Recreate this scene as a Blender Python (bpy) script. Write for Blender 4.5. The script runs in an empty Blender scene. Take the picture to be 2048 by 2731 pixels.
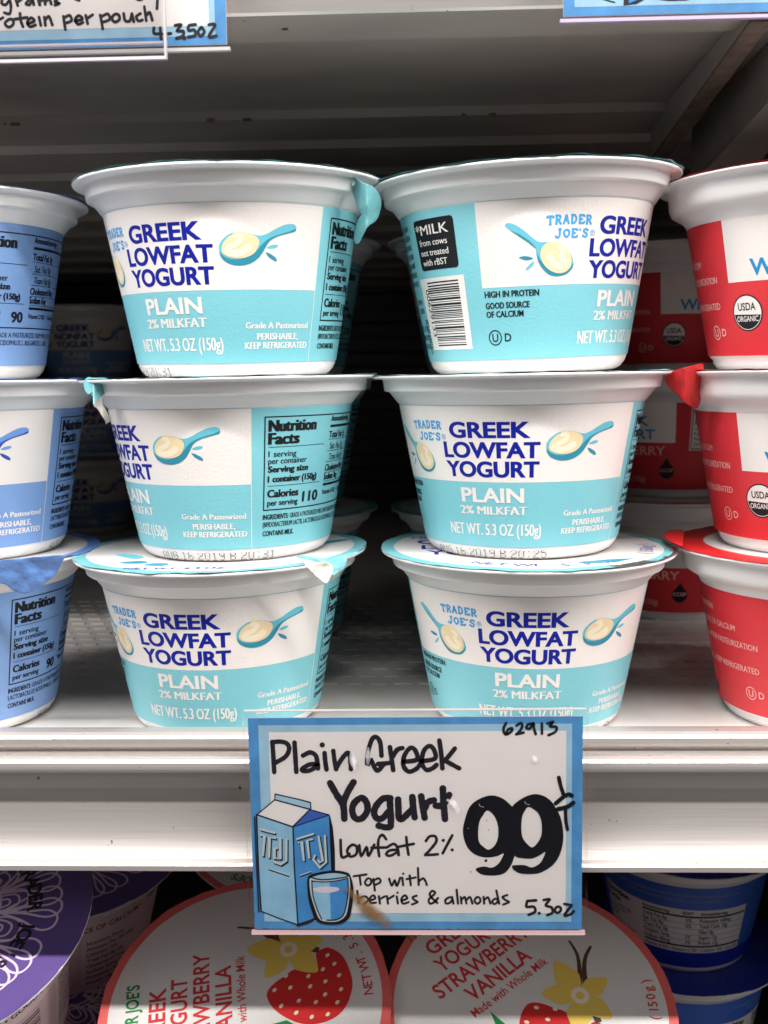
import bpy, bmesh, math, random
from mathutils import Vector, Matrix, Euler, noise
from mathutils.geometry import tessellate_polygon, delaunay_2d_cdt

random.seed(7)
R = math.radians
MM = 0.001
scene = bpy.context.scene
COL = scene.collection

# ------------------------------------------------------------------ camera
F_PX, CX, CY = 2800.0, 1024.0, 1365.5          # focal length / centre in photo pixels
CAM_POS = Vector((0, 0, 112))                   # millimetres
CAM_ROT = (Matrix.Rotation(R(2.0), 3, 'Z') @ Matrix.Rotation(R(90 - 7.0), 3, 'X') @ Matrix.Rotation(R(-0.75), 3, 'Z'))
cam_data = bpy.data.cameras.new('camera')
cam = bpy.data.objects.new('camera', cam_data)
COL.objects.link(cam)
cam.matrix_world = Matrix.Translation(CAM_POS * MM) @ CAM_ROT.to_4x4()
cam_data.sensor_width = 36.0
cam_data.lens = F_PX / 2731.0 * 36.0
cam_data.clip_start, cam_data.clip_end = 0.01, 50
cam_data.dof.use_dof = True
cam_data.dof.focus_distance = 0.318
cam_data.dof.aperture_fstop = cam_data.lens / 1.7   # a 1.7 mm wide phone lens
scene.camera = cam

# ------------------------------------------------------------------ light
world = bpy.data.worlds.new('World')
scene.world = world
world.use_nodes = True
wn = world.node_tree
bg = wn.nodes['Background']
tc = wn.nodes.new('ShaderNodeTexCoord')
sep = wn.nodes.new('ShaderNodeSeparateXYZ')
ramp = wn.nodes.new('ShaderNodeValToRGB')
wn.links.new(tc.outputs['Generated'], sep.inputs[0])
mr = wn.nodes.new('ShaderNodeMapRange')
mr.inputs['From Min'].default_value = -1
mr.inputs['From Max'].default_value = 1
wn.links.new(sep.outputs['Z'], mr.inputs['Value'])
wn.links.new(mr.outputs[0], ramp.inputs[0])
cr = ramp.color_ramp
cr.elements[0].position, cr.elements[0].color = 0.05, (0.62, 0.60, 0.59, 1)      # pale shop floor below
cr.elements[1].position, cr.elements[1].color = 1.0, (0.16, 0.16, 0.165, 1)
e = cr.elements.new(0.40); e.color = (0.34, 0.32, 0.315, 1)
e = cr.elements.new(0.55); e.color = (0.11, 0.105, 0.105, 1)
# world dimmed towards the camera to darken the second row; stands in for a photographer
mr2 = wn.nodes.new('ShaderNodeMapRange')
mr2.interpolation_type = 'SMOOTHSTEP'
mr2.inputs['From Min'].default_value, mr2.inputs['From Max'].default_value = -0.93, -0.55
mr2.inputs['To Min'].default_value, mr2.inputs['To Max'].default_value = 0.06, 1.0
wn.links.new(sep.outputs['Y'], mr2.inputs['Value'])
mul = wn.nodes.new('ShaderNodeMix'); mul.data_type = 'RGBA'; mul.blend_type = 'MULTIPLY'
mul.inputs['Factor'].default_value = 1.0
wn.links.new(ramp.outputs[0], mul.inputs['A'])
wn.links.new(mr2.outputs[0], mul.inputs['B'])
wn.links.new(mul.outputs['Result'], bg.inputs[0])
bg.inputs[1].default_value = 1.0

def area_light(name, loc, target, sx, sy, power, color):
    d = bpy.data.lights.new(name, 'AREA')
    d.shape, d.size, d.size_y, d.energy, d.color = 'RECTANGLE', sx, sy, power, color
    o = bpy.data.objects.new(name, d)
    COL.objects.link(o)
    o.location = loc
    o.rotation_euler = (Vector(target) - Vector(loc)).to_track_quat('-Z', 'Y').to_euler()
    return o
# the lamp strip in the canopy of the cooler, above and in front of the shelves
area_light('canopy_lamp', (0.20, 0.04, 0.50), (0.20, 0.33, 0.0), 1.7, 0.02, 13.6, (1.0, 0.955, 0.92))
# shop ceiling lamps to either side of the photographer
area_light('ceiling_lamp', (0.80, -0.50, 0.62), (0, 0.33, 0.06), 0.6, 0.25, 2.4, (1.0, 0.965, 0.94))
area_light('ceiling_lamp', (-0.80, -0.50, 0.62), (0, 0.33, 0.06), 0.6, 0.25, 1.2, (0.96, 0.97, 1.0))

scene.view_settings.view_transform = 'Standard'
scene.view_settings.look = 'None'
scene.view_settings.exposure = 0.0
scene.view_settings.gamma = 1.0
scene.view_settings.use_curve_mapping = False

# ------------------------------------------------------------------ projection helpers (millimetres)
def proj(p):
    q = CAM_ROT.transposed() @ (Vector(p) - CAM_POS)
    return CX + F_PX * q.x / -q.z, CY - F_PX * q.y / -q.z

def at(px, py, Y):
    d = CAM_ROT @ Vector(((px - CX) / F_PX, (CY - py) / F_PX, -1))
    return CAM_POS + d * (Y / d.y)

def x_for(px, Y, z):
    x = 0.0
    for _ in range(12):
        x += (px - proj((x, Y, z))[0]) * 0.1
    return x

# ------------------------------------------------------------------ materials
def lin(c):
    return tuple(((v / 255) / 12.92 if v / 255 <= 0.04045 else ((v / 255 + 0.055) / 1.055) ** 2.4) for v in c) + (1,)

MATS = {}
def mat(name, rgb, rough=0.4, metal=0.0, var=0.0, vscale=200.0, bump=0.0, bscale=900.0, stretch=None, spec=0.5,
        sss=0.0, coat=0.0, speck=None, rvar=0.0):
    """procedural principled material; colours are sRGB; noise in object space"""
    if name in MATS:
        return MATS[name]
    m = bpy.data.materials.new(name)
    m.use_nodes = True
    nt = m.node_tree
    b = nt.nodes['Principled BSDF']
    c = lin(rgb)
    b.inputs['Base Color'].default_value = c
    b.inputs['Roughness'].default_value = rough
    b.inputs['Metallic'].default_value = metal
    b.inputs['Specular IOR Level'].default_value = spec
    b.inputs['Coat Weight'].default_value = coat
    if sss:
        b.inputs['Subsurface Weight'].default_value = sss
        b.inputs['Subsurface Radius'].default_value = (0.003, 0.0025, 0.002)
        b.inputs['Subsurface Scale'].default_value = 1.0
    def noise_node(scale, detail=3.0):
        t = nt.nodes.new('ShaderNodeTexCoord')
        mp = nt.nodes.new('ShaderNodeMapping')
        if stretch:
            mp.inputs['Scale'].default_value = stretch
        n = nt.nodes.new('ShaderNodeTexNoise')
        n.inputs['Scale'].default_value = scale
        n.inputs['Detail'].default_value = detail
        nt.links.new(t.outputs['Object'], mp.inputs[0])
        nt.links.new(mp.outputs[0], n.inputs['Vector'])
        return n
    col_out = None
    if var:
        n = noise_node(vscale)
        mix = nt.nodes.new('ShaderNodeMix'); mix.data_type = 'RGBA'
        mix.inputs['A'].default_value = tuple(x * (1 - var) for x in c[:3]) + (1,)
        mix.inputs['B'].default_value = tuple(min(1, x * (1 + var)) for x in c[:3]) + (1,)
        rr = nt.nodes.new('ShaderNodeMapRange')
        rr.inputs['From Min'].default_value, rr.inputs['From Max'].default_value = 0.3, 0.7
        nt.links.new(n.outputs['Fac'], rr.inputs['Value'])
        nt.links.new(rr.outputs[0], mix.inputs['Factor'])
        col_out = mix.outputs['Result']
    if speck:
        srgb, sscale, thr = speck
        keep = stretch
        stretch = None
        n = noise_node(sscale, 4.0)
        stretch = keep
        rr = nt.nodes.new('ShaderNodeMapRange')
        rr.inputs['From Min'].default_value, rr.inputs['From Max'].default_value = thr, thr + 0.03
        nt.links.new(n.outputs['Fac'], rr.inputs['Value'])
        mix = nt.nodes.new('ShaderNodeMix'); mix.data_type = 'RGBA'
        mix.inputs['A'].default_value = c
        if col_out:
            nt.links.new(col_out, mix.inputs['A'])
        mix.inputs['B'].default_value = lin(srgb)
        nt.links.new(rr.outputs[0], mix.inputs['Factor'])
        col_out = mix.outputs['Result']
    if col_out:
        nt.links.new(col_out, b.inputs['Base Color'])
    if rvar:
        n = noise_node(vscale * 1.7)
        rr = nt.nodes.new('ShaderNodeMapRange')
        rr.inputs['To Min'].default_value, rr.inputs['To Max'].default_value = rough - rvar, rough + rvar
        nt.links.new(n.outputs['Fac'], rr.inputs['Value'])
        nt.links.new(rr.outputs[0], b.inputs['Roughness'])
    if bump:
        n = noise_node(bscale, 2.0)
        bp = nt.nodes.new('ShaderNodeBump')
        bp.inputs['Strength'].default_value = bump
        bp.inputs['Distance'].default_value = 0.0004
        nt.links.new(n.outputs['Fac'], bp.inputs['Height'])
        nt.links.new(bp.outputs[0], b.inputs['Normal'])
    MATS[name] = m
    return m

def paper(name, rgb, **k):                       # printed in-mould label film: faint leather grain
    return mat(name, rgb, rough=0.42, bump=0.22, bscale=1300, spec=0.4, **k)
def foil(name, rgb, **k):                        # lacquered lidding foil, embossed
    return mat(name, rgb, rough=0.45, bump=0.22, bscale=1700, spec=0.5, **k)
def ink(name, rgb, **k):
    return mat(name, rgb, rough=0.5, spec=0.3, **k)

cup_white = mat('cup_white_plastic', (233, 231, 230), rough=0.3, sss=0.12, bump=0.03, bscale=400)
silver = mat('bare_foil', (200, 196, 196), rough=0.28, metal=0.9, bump=1.0, bscale=1400)
tab_back = mat('foil_underside', (196, 194, 186), rough=0.55, bump=0.35, bscale=900)
black_ink = ink('black_ink', (22, 22, 26))
label_white = paper('label_white', (236, 230, 226))
aqua = paper('label_aqua', (128, 200, 211))
navy = ink('navy_ink', (10, 28, 146))
logo_blue = ink('logo_blue_ink', (74, 160, 216))
teal = ink('teal_ink', (46, 140, 164))
aqua_ink = ink('aqua_ink', (104, 190, 208))
cream = ink('cream_ink', (236, 214, 172))
cream_light = ink('cream_light_ink', (243, 230, 204))
periwinkle = paper('label_periwinkle', (126, 162, 214))
blue_ink = ink('periwinkle_ink', (112, 156, 220))
red_label = paper('label_red', (216, 52, 60))
pale_red = ink('pale_red_ink', (240, 180, 178))
sky_ink = ink('sky_blue_ink', (34, 140, 200))
lid_grey = foil('lid_paper', (214, 212, 210), var=0.05, vscale=2500)
lid_aqua = foil('lid_aqua', (118, 186, 192))
tab_aqua = mat('tab_foil_aqua', (112, 180, 186), rough=0.42, bump=0.8, bscale=420)
tab_blue = mat('tab_foil_blue', (106, 148, 214), rough=0.42, bump=0.8, bscale=420)
tab_red = mat('tab_foil_red', (206, 34, 38), rough=0.42, bump=0.8, bscale=420)
lid_blue = foil('lid_blue', (106, 148, 214))
lid_red = foil('lid_red', (206, 34, 38))
lid_coral = foil('lid_coral', (222, 98, 94))
lid_purple = foil('lid_purple', (86, 66, 130))
lid_navy = foil('lid_navy', (32, 46, 140))

# ------------------------------------------------------------------ mesh building
class MB:
    """collects faces (millimetres) and links them as ONE mesh object"""
    def __init__(self):
        self.v, self.f, self.m, self.mats, self.smooth = [], [], [], [], []
    def mi(self, m):
        if m not in self.mats:
            self.mats.append(m)
        return self.mats.index(m)
    def add(self, verts, faces, m, smooth=False):
        o = len(self.v)
        self.v += [tuple(p) for p in verts]
        i = self.mi(m)
        for f in faces:
            self.f.append([o + k for k in f]); self.m.append(i); self.smooth.append(smooth)
    def box(self, x0, x1, y0, y1, z0, z1, m):
        v = [(x, y, z) for z in (z0, z1) for y in (y0, y1) for x in (x0, x1)]
        self.add(v, [(0, 2, 3, 1), (4, 5, 7, 6), (0, 1, 5, 4), (2, 6, 7, 3), (0, 4, 6, 2), (1, 3, 7, 5)], m)
    def lathe(self, prof, m, n=120, cap=True, wob=None):
        vs, fs = [], []
        for r, z in prof:
            for k in range(n):
                a = 2 * math.pi * k / n
                vs.append((r * math.sin(a), -r * math.cos(a), z))
        for i in range(len(prof) - 1):
            for k in range(n):
                k2 = (k + 1) % n
                fs.append((i * n + k, i * n + k2, (i + 1) * n + k2, (i + 1) * n + k))
        if cap:
            fs.append(tuple(range(n))[::-1])
        self.add(vs, fs, m, True)
    def build(self, name, parent=None, bevel=0.0):
        me = bpy.data.meshes.new(name)
        me.from_pydata([(x * MM, y * MM, z * MM) for x, y, z in self.v], [], self.f)
        for m in self.mats:
            me.materials.append(m)
        me.polygons.foreach_set('material_index', self.m)
        me.polygons.foreach_set('use_smooth', self.smooth)
        me.update()
        o = bpy.data.objects.new(name, me)
        COL.objects.link(o)
        if parent:
            o.parent = parent
        if bevel:
            b = o.modifiers.new('bevel', 'BEVEL')
            b.width, b.segments, b.limit_method = bevel * MM, 2, 'ANGLE'
        return o

def tag(o, label=None, cat=None, group=None, kind=None):
    if label: o['label'] = label
    if cat: o['category'] = cat
    if group: o['group'] = group
    if kind: o['kind'] = kind
    return o

def empty(name, loc=(0, 0, 0), rot=(0, 0, 0)):
    o = bpy.data.objects.new(name, None)
    COL.objects.link(o)
    o.location = Vector(loc) * MM
    o.rotation_euler = tuple(R(a) for a in rot)
    o.empty_display_size = 0.01
    return o

def copy_tree(o, parent=None):
    c = o.copy()
    COL.objects.link(c)
    if parent: c.parent = parent
    for ch in list(o.children):
        copy_tree(ch, c)
    return c

# ------------------------------------------------------------------ flat artwork (lettering, drawings)
_tx = {}
def text_mesh(body, offset, res):
    key = (body, offset, res)
    if key not in _tx:
        c = bpy.data.curves.new('t', 'FONT')
        c.body, c.offset, c.resolution_u = body, offset, res
        o = bpy.data.objects.new('t', c)
        COL.objects.link(o)
        dg = bpy.context.evaluated_depsgraph_get()
        me = bpy.data.meshes.new_from_object(o.evaluated_get(dg))
        vs = [(v.co.x, v.co.y) for v in me.vertices]
        fs = [list(p.vertices) for p in me.polygons]
        bpy.data.objects.remove(o); bpy.data.curves.remove(c); bpy.data.meshes.remove(me)
        _tx[key] = (vs, fs)
    return _tx[key]
CAP = 0.69

def smooth_line(pts, closed=False, step=6):
    if len(pts) < 3:
        return [Vector(p) for p in pts]
    P = [Vector(p) for p in pts]
    n = len(P)
    out = []
    rng = range(n) if closed else range(n - 1)
    for i in rng:
        g = lambda k: P[k % n] if closed else P[max(0, min(n - 1, k))]
        p0, p1, p2, p3 = g(i - 1), g(i), g(i + 1), g(i + 2)
        for s in range(step):
            t = s / step
            out.append(0.5 * ((2 * p1) + (p2 - p0) * t + (2 * p0 - 5 * p1 + 4 * p2 - p3) * t * t + (3 * p1 - p0 - 3 * p2 + p3) * t ** 3))
    if not closed:
        out.append(P[-1])
    return out

class Art:
    """2-D coloured shapes in millimetres, each with a layer height; mapped on to a surface later"""
    def __init__(self):
        self.items = []
        self.k = 0
    def raw(self, vs, fs, m, h):
        self.k += 1
        self.items.append((vs, fs, m, h + (self.k % 12) * 0.0022))
    def text(self, body, x, y, cap, m, width=None, bold=0.0, h=0.17, align='c', rot=0.0, res=3, shear=0.0, strike=0.0, sx=1.0):
        vs, fs = text_mesh(body, bold, res)
        x0, x1 = min(v[0] for v in vs), max(v[0] for v in vs)
        sy = cap / CAP
        if width: sx_ = width / (x1 - x0)
        else: sx_ = sy * sx
        ox = {'c': (x0 + x1) / 2, 'l': x0, 'r': x1}[align]
        ca, sa = math.cos(R(rot)), math.sin(R(rot))
        for d in ((0,) if not strike else (-strike, strike) if strike < 0.12 else (-strike, 0, strike)):
            out = []
            for vx, vy in vs:
                px, py = (vx - ox) * sx_ + shear * vy * sy + d, vy * sy
                out.append((x + px * ca - py * sa, y + px * sa + py * ca))
            self.raw(out, fs, m, h)
    def poly(self, pts, m, h=0.17, smooth=False, holes=(), step=5):
        loops = [pts] + list(holes)
        if smooth:
            loops = [[tuple(p) for p in smooth_line(l, True, step)] for l in loops]
        flat = [p for l in loops for p in l]
        tris = tessellate_polygon([[Vector((p[0], p[1], 0)) for p in l] for l in loops])
        self.raw([tuple(p) for p in flat], [list(t) for t in tris], m, h)
    def rect(self, x0, x1, y0, y1, m, h=0.13, step=1.3):
        n = max(1, int(abs(x1 - x0) / step))
        vs = []
        for i in range(n + 1):
            x = x0 + (x1 - x0) * i / n
            vs += [(x, y0), (x, y1)]
        self.raw(vs, [(2 * i, 2 * i + 2, 2 * i + 3, 2 * i + 1) for i in range(n)], m, h)
    def ellipse(self, x, y, rx, ry, m, h=0.17, rot=0, n=28):
        ca, sa = math.cos(R(rot)), math.sin(R(rot))
        p = []
        for i in range(n):
            a = 2 * math.pi * i / n
            u, w = rx * math.cos(a), ry * math.sin(a)
            p.append((x + u * ca - w * sa, y + u * sa + w * ca))
        self.raw(p, [list(range(n))], m, h)
    def ribbon(self, pts, w, m, h=0.17, closed=False, smooth=True, cap=True, jitter=0.0, taper=None):
        P = smooth_line(pts, closed) if smooth else [Vector(p) for p in pts]
        n = len(P)
        vs, fs = [], []
        for i, p in enumerate(P):
            a = P[(i - 1) % n] if (closed or i > 0) else p
            b = P[(i + 1) % n] if (closed or i < n - 1) else p
            t = (b - a)
            t = t.normalized() if t.length > 1e-9 else Vector((1, 0))
            nn = Vector((-t.y, t.x))
            ww = w / 2 * (1 + jitter * noise.noise((p.x * 1.3, p.y * 1.3, 3.1)))
            if taper:
                f = i / (n - 1)
                ww *= taper[0] * (1 - f) + taper[1] * f
            if not closed and 0 < i < n - 1:                # mitre
                d1, d2 = (p - a).normalized(), (b - p).normalized()
                c = max(0.55, math.sqrt(max(0.0, (1 + d1.dot(d2)) / 2)))
                ww /= c
            vs += [tuple(p + nn * ww), tuple(p - nn * ww)]
        for i in range(n if closed else n - 1):
            j = (i + 1) % n
            fs.append((2 * i, 2 * i + 1, 2 * j + 1, 2 * j))
        if cap and not closed:
            for i, s in ((0, -1), (n - 1, 1)):
                a = P[0] - P[1] if s < 0 else P[-1] - P[-2]
                a = a.normalized() if a.length else Vector((1, 0))
                l, r = Vector(vs[2 * i]), Vector(vs[2 * i + 1])
                c, rad = (l + r) / 2, (l - r).length / 2
                o = len(vs)
                st = math.atan2(a.y, a.x) - math.pi / 2
                arc = [(c.x + rad * math.cos(st + math.pi * k / 8), c.y + rad * math.sin(st + math.pi * k / 8)) for k in range(9)]
                vs += arc
                fs.append(list(range(o, o + 9)))
        self.raw(vs, fs, m, h)
    def put(self, mb, fn, slice_dx=None, limit=2.6):
        """map every item through fn(x, y, h) into mb, slicing wide shapes so they follow a curve"""
        for vs, fs, m, h in self.items:
            w = max(v[0] for v in vs) - min(v[0] for v in vs)
            if slice_dx and w > limit and any(max(vs[i][0] for i in f) - min(vs[i][0] for i in f) > slice_dx * 1.2 for f in fs):
                bm = bmesh.new()
                bv = [bm.verts.new((x, y, 0)) for x, y in vs]
                for f in fs:
                    try: bm.faces.new([bv[i] for i in f])
                    except ValueError: pass
                x = (math.floor(min(v[0] for v in vs) / slice_dx) + 1) * slice_dx
                xm = max(v[0] for v in vs)
                while x < xm:
                    bmesh.ops.bisect_plane(bm, geom=bm.verts[:] + bm.edges[:] + bm.faces[:], plane_co=(x, 0, 0), plane_no=(1, 0, 0), dist=1e-5)
                    x += slice_dx
                bm.verts.index_update()
                vs2 = [(v.co.x, v.co.y) for v in bm.verts]
                fs2 = [[v.index for v in f.verts] for f in bm.faces]
                bm.free()
            else:
                vs2, fs2 = vs, fs
            # orient every face towards the viewer
            out = []
            for f in fs2:
                a = 0.0
                for i in range(len(f)):
                    p, q = vs2[f[i]], vs2[f[(i + 1) % len(f)]]
                    a += p[0] * q[1] - q[0] * p[1]
                out.append(list(f) if a > 0 else list(f)[::-1])
            mb.add([fn(x, y, h) for x, y in vs2], out, m, False)

def slab_word(art, word, x, y, size, adv, m, arch=0.0, h=0.17):
    """chunky slab-serif lettering in the style of a western poster"""
    G = {
     'T': ([[(.5, 0), (.5, 1)], [(.04, .9), (.96, .9)], [(.08, .92), (.06, .68)], [(.92, .92), (.94, .68)], [(.3, .05), (.7, .05)]], 1),
     'R': ([[(.24, 0), (.24, 1)], [(.24, .92), (.62, .92), (.8, .74), (.62, .52), (.24, .5)], [(.5, .5), (.85, .03)], [(.05, .05), (.42, .05)], [(.72, .05), (1, .05)], [(.05, .95), (.3, .95)]], 1),
     'A': ([[(.14, 0), (.5, 1)], [(.5, 1), (.86, 0)], [(.28, .36), (.72, .36)], [(0, .05), (.3, .05)], [(.7, .05), (1, .05)]], 1),
     'D': ([[(.22, 0), (.22, 1)], [(.22, .93), (.6, .9), (.84, .5), (.6, .1), (.22, .07)], [(.04, .05), (.4, .05)], [(.04, .95), (.4, .95)]], 1),
     'E': ([[(.24, 0), (.24, 1)], [(.05, .93), (.9, .93)], [(.05, .07), (.92, .07)], [(.24, .5), (.68, .5)], [(.88, .95), (.9, .72)], [(.9, .05), (.93, .3)]], 1),
     'J': ([[(.66, 1), (.66, .3), (.48, .06), (.2, .08), (.1, .3)], [(.44, .95), (.92, .95)]], 1),
     'O': ([[(.5, .93), (.18, .72), (.14, .4), (.5, .07), (.86, .4), (.82, .72), (.5, .93)]], 1),
     "'": ([[(.4, 1), (.34, .72)]], .45),
     'S': ([[(.82, .76), (.6, .93), (.3, .86), (.22, .66), (.5, .52), (.78, .36), (.66, .1), (.36, .07), (.14, .28)], [(.84, .95), (.84, .68)], [(.13, .05), (.13, .32)]], .95),
    }
    total = sum(G[c][1] for c in word) * adv
    cx = x - total / 2
    for i, c in enumerate(word):
        st, w = G[c]
        f = (i + 0.5) / len(word) - 0.5
        yy = y - arch * f * f * 4
        for s in st:
            pts = [(cx + p[0] * adv * w * 0.88, yy + p[1] * size) for p in s]
            art.ribbon(pts, size * 0.25, m, h, smooth=len(s) > 3, cap=False)
        cx += adv * w

def tr(pts, ox, oy, k, cx=0, cy=0, flipy=True):
    """zoom pixels -> millimetres about (cx, cy)"""
    return [(cx + (p[0] - ox) * k, cy - (p[1] - oy) * k) for p in pts]

# ------------------------------------------------------------------ yogurt cup
ZSC = 0.977                                     # true cup height 56.2 mm
RB, RT, ZB, ZT = 31.1, 39.0, 4.5, 46.9           # label cone
KS = math.pi / 180 * 35.35                        # millimetres of artwork per degree
LH = ZT - ZB
def wrap(x, y, h):
    v = y / LH
    r = RB + (RT - RB) * v + h
    a = x / 35.35
    return (r * math.sin(a), -r * math.cos(a), ZB + LH * v)
def base_wrap(x, y, h):                            # the rounded foot below the label, for the date code
    v = y / 4.6
    r = 28.8 + 2.05 * math.sqrt(max(0, min(1, v))) + h
    a = x / 31.0
    return (r * math.sin(a), -r * math.cos(a), y)

H_CUP = 56.2
PROFILE = [(24.0, 0.9), (25.0, 0.25), (26.0, 0.05), (27.6, 0.35), (29.0, 1.2), (30.2, 2.6), (30.75, 3.8), (30.9, 4.6), (38.85, 47.6), (38.95, 48.0),
           (39.15, 48.25), (39.5, 48.5), (39.7, 48.75), (42.0, 51.75), (42.3, 52.05), (42.6, 52.2), (43.35, 52.3), (43.7, 52.4), (43.85, 52.6), (43.9, 52.8), (44.3, 55.75), (44.4, 56.05), (44.7, 56.2),
           (47.0, 56.35), (47.5, 56.5), (47.7, 56.8), (47.65, 57.15), (47.45, 57.35), (47.0, 57.42), (41.0, 57.45)]
PROFILE_SMOOTH = [(24.0, 0.9), (25.0, 0.25), (26.0, 0.05), (28.4, 0.5), (29.6, 2.2), (29.7, 3.3), (30.3, 3.8), (30.7, 4.4), (30.95, 5.0), (38.3, 44.5), (38.9, 46.0),
           (40.2, 47.4), (41.9, 48.3), (43.2, 49.2), (43.9, 50.6), (44.1, 52.5), (44.3, 55.2), (44.9, 56.0), (46.8, 56.3), (47.4, 56.5), (47.7, 56.9), (47.6, 57.2), (47.0, 57.4), (41.0, 57.45)]

PROFILE = [(r, z * ZSC) for r, z in PROFILE]
PROFILE_SMOOTH = [(r, z * ZSC) for r, z in PROFILE_SMOOTH]

def label_base(mb, m, zt=ZT, h=0.10):
    n, vs, fs = 200, [], []
    vt = (zt - ZB) / LH
    prof = [(-0.03, -0.05), (0, h * 0.6), (0.004, h), (vt * .5, h), (vt - 0.004, h), (vt, h * 0.6), (vt + 0.002, -0.05)]
    for v, hh in prof:
        for k in range(n):
            a = 2 * math.pi * k / n
            r = RB + (RT - RB) * v + hh
            vs.append((r * math.sin(a), -r * math.cos(a), ZB + LH * v if v >= 0 else ZB))
    for i in range(len(prof) - 1):
        for k in range(n):
            k2 = (k + 1) % n
            fs.append((i * n + k, i * n + k2, (i + 1) * n + k2, (i + 1) * n + k))
    mb.add(vs, fs, m, True)

def spoon_right(a, cx, cy, light, dark):
    k, ox, oy = 0.0575, 875, 490
    T = lambda p: tr(p, ox, oy, k, cx, cy)
    a.poly(T([(776, 510), (784, 480), (815, 450), (850, 436), (900, 436), (960, 450), (1000, 440), (1040, 418), (1085, 398), (1122, 393), (1142, 402), (1140, 422), (1105, 432), (1055, 448), (1015, 468), (985, 505), (960, 545), (925, 572), (880, 583), (830, 578), (790, 553)]), light, 0.17, True)
    a.poly(T([(778, 522), (800, 545), (840, 557), (890, 553), (940, 530), (975, 490), (1010, 462), (1060, 442), (1110, 427), (1141, 414), (1138, 426), (1100, 437), (1050, 452), (1012, 475), (988, 512), (962, 548), (925, 573), (880, 584), (830, 579), (790, 555)]), dark, 0.20, True)
    a.poly(T([(788, 515), (796, 485), (822, 456), (842, 445), (852, 430), (870, 434), (905, 438), (945, 452), (962, 475), (955, 505), (930, 535), (885, 551), (835, 550), (800, 536)]), cream, 0.23, True)
    a.ribbon(T([(850, 455), (870, 452), (878, 468), (855, 490), (825, 502), (815, 520), (840, 530), (880, 525), (912, 505)]), 1.6, cream_light, 0.26, taper=(0.7, 1.25))
    a.poly(T([(1000, 503), (1025, 490), (1054, 490), (1045, 503), (1015, 508)]), light, 0.17, True)
    a.poly(T([(995, 525), (1015, 530), (1045, 548), (1050, 565), (1032, 560), (1008, 545)]), dark, 0.17, True)
def spoon_left(a, cx, cy, light, dark):
    k, ox, oy = 0.0557, 962, 563
    T = lambda p: tr(p, ox, oy, k, cx, cy)
    a.poly(T([(716, 402), (734, 392), (765, 402), (805, 430), (840, 462), (875, 486), (925, 490), (980, 500), (1030, 540), (1052, 585), (1040, 625), (1005, 648), (955, 648), (910, 628), (880, 590), (864, 545), (858, 510), (830, 480), (785, 448), (738, 425)]), light, 0.17, True)
    a.poly(T([(866, 540), (885, 575), (925, 612), (975, 632), (1030, 620), (1052, 590), (1046, 618), (1015, 642), (970, 651), (925, 640), (890, 608), (870, 570)]), dark, 0.20, True)
    a.poly(T([(738, 425), (785, 448), (830, 480), (858, 510), (868, 545), (862, 520), (828, 490), (780, 456)]), dark, 0.20)
    a.ellipse(cx, cy, 87 * k, 66 * k, cream, 0.23, rot=-38)
    a.ribbon(T([(975, 515), (998, 530), (985, 560), (1010, 585), (990, 605), (955, 595), (930, 565)]), 1.6, cream_light, 0.26, taper=(0.7, 1.25))
    a.poly(T([(778, 556), (810, 550), (848, 562), (815, 570)]), dark, 0.17, True)
    a.poly(T([(852, 578), (835, 585), (808, 614), (825, 612), (845, 595)]), light, 0.17, True)

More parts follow.
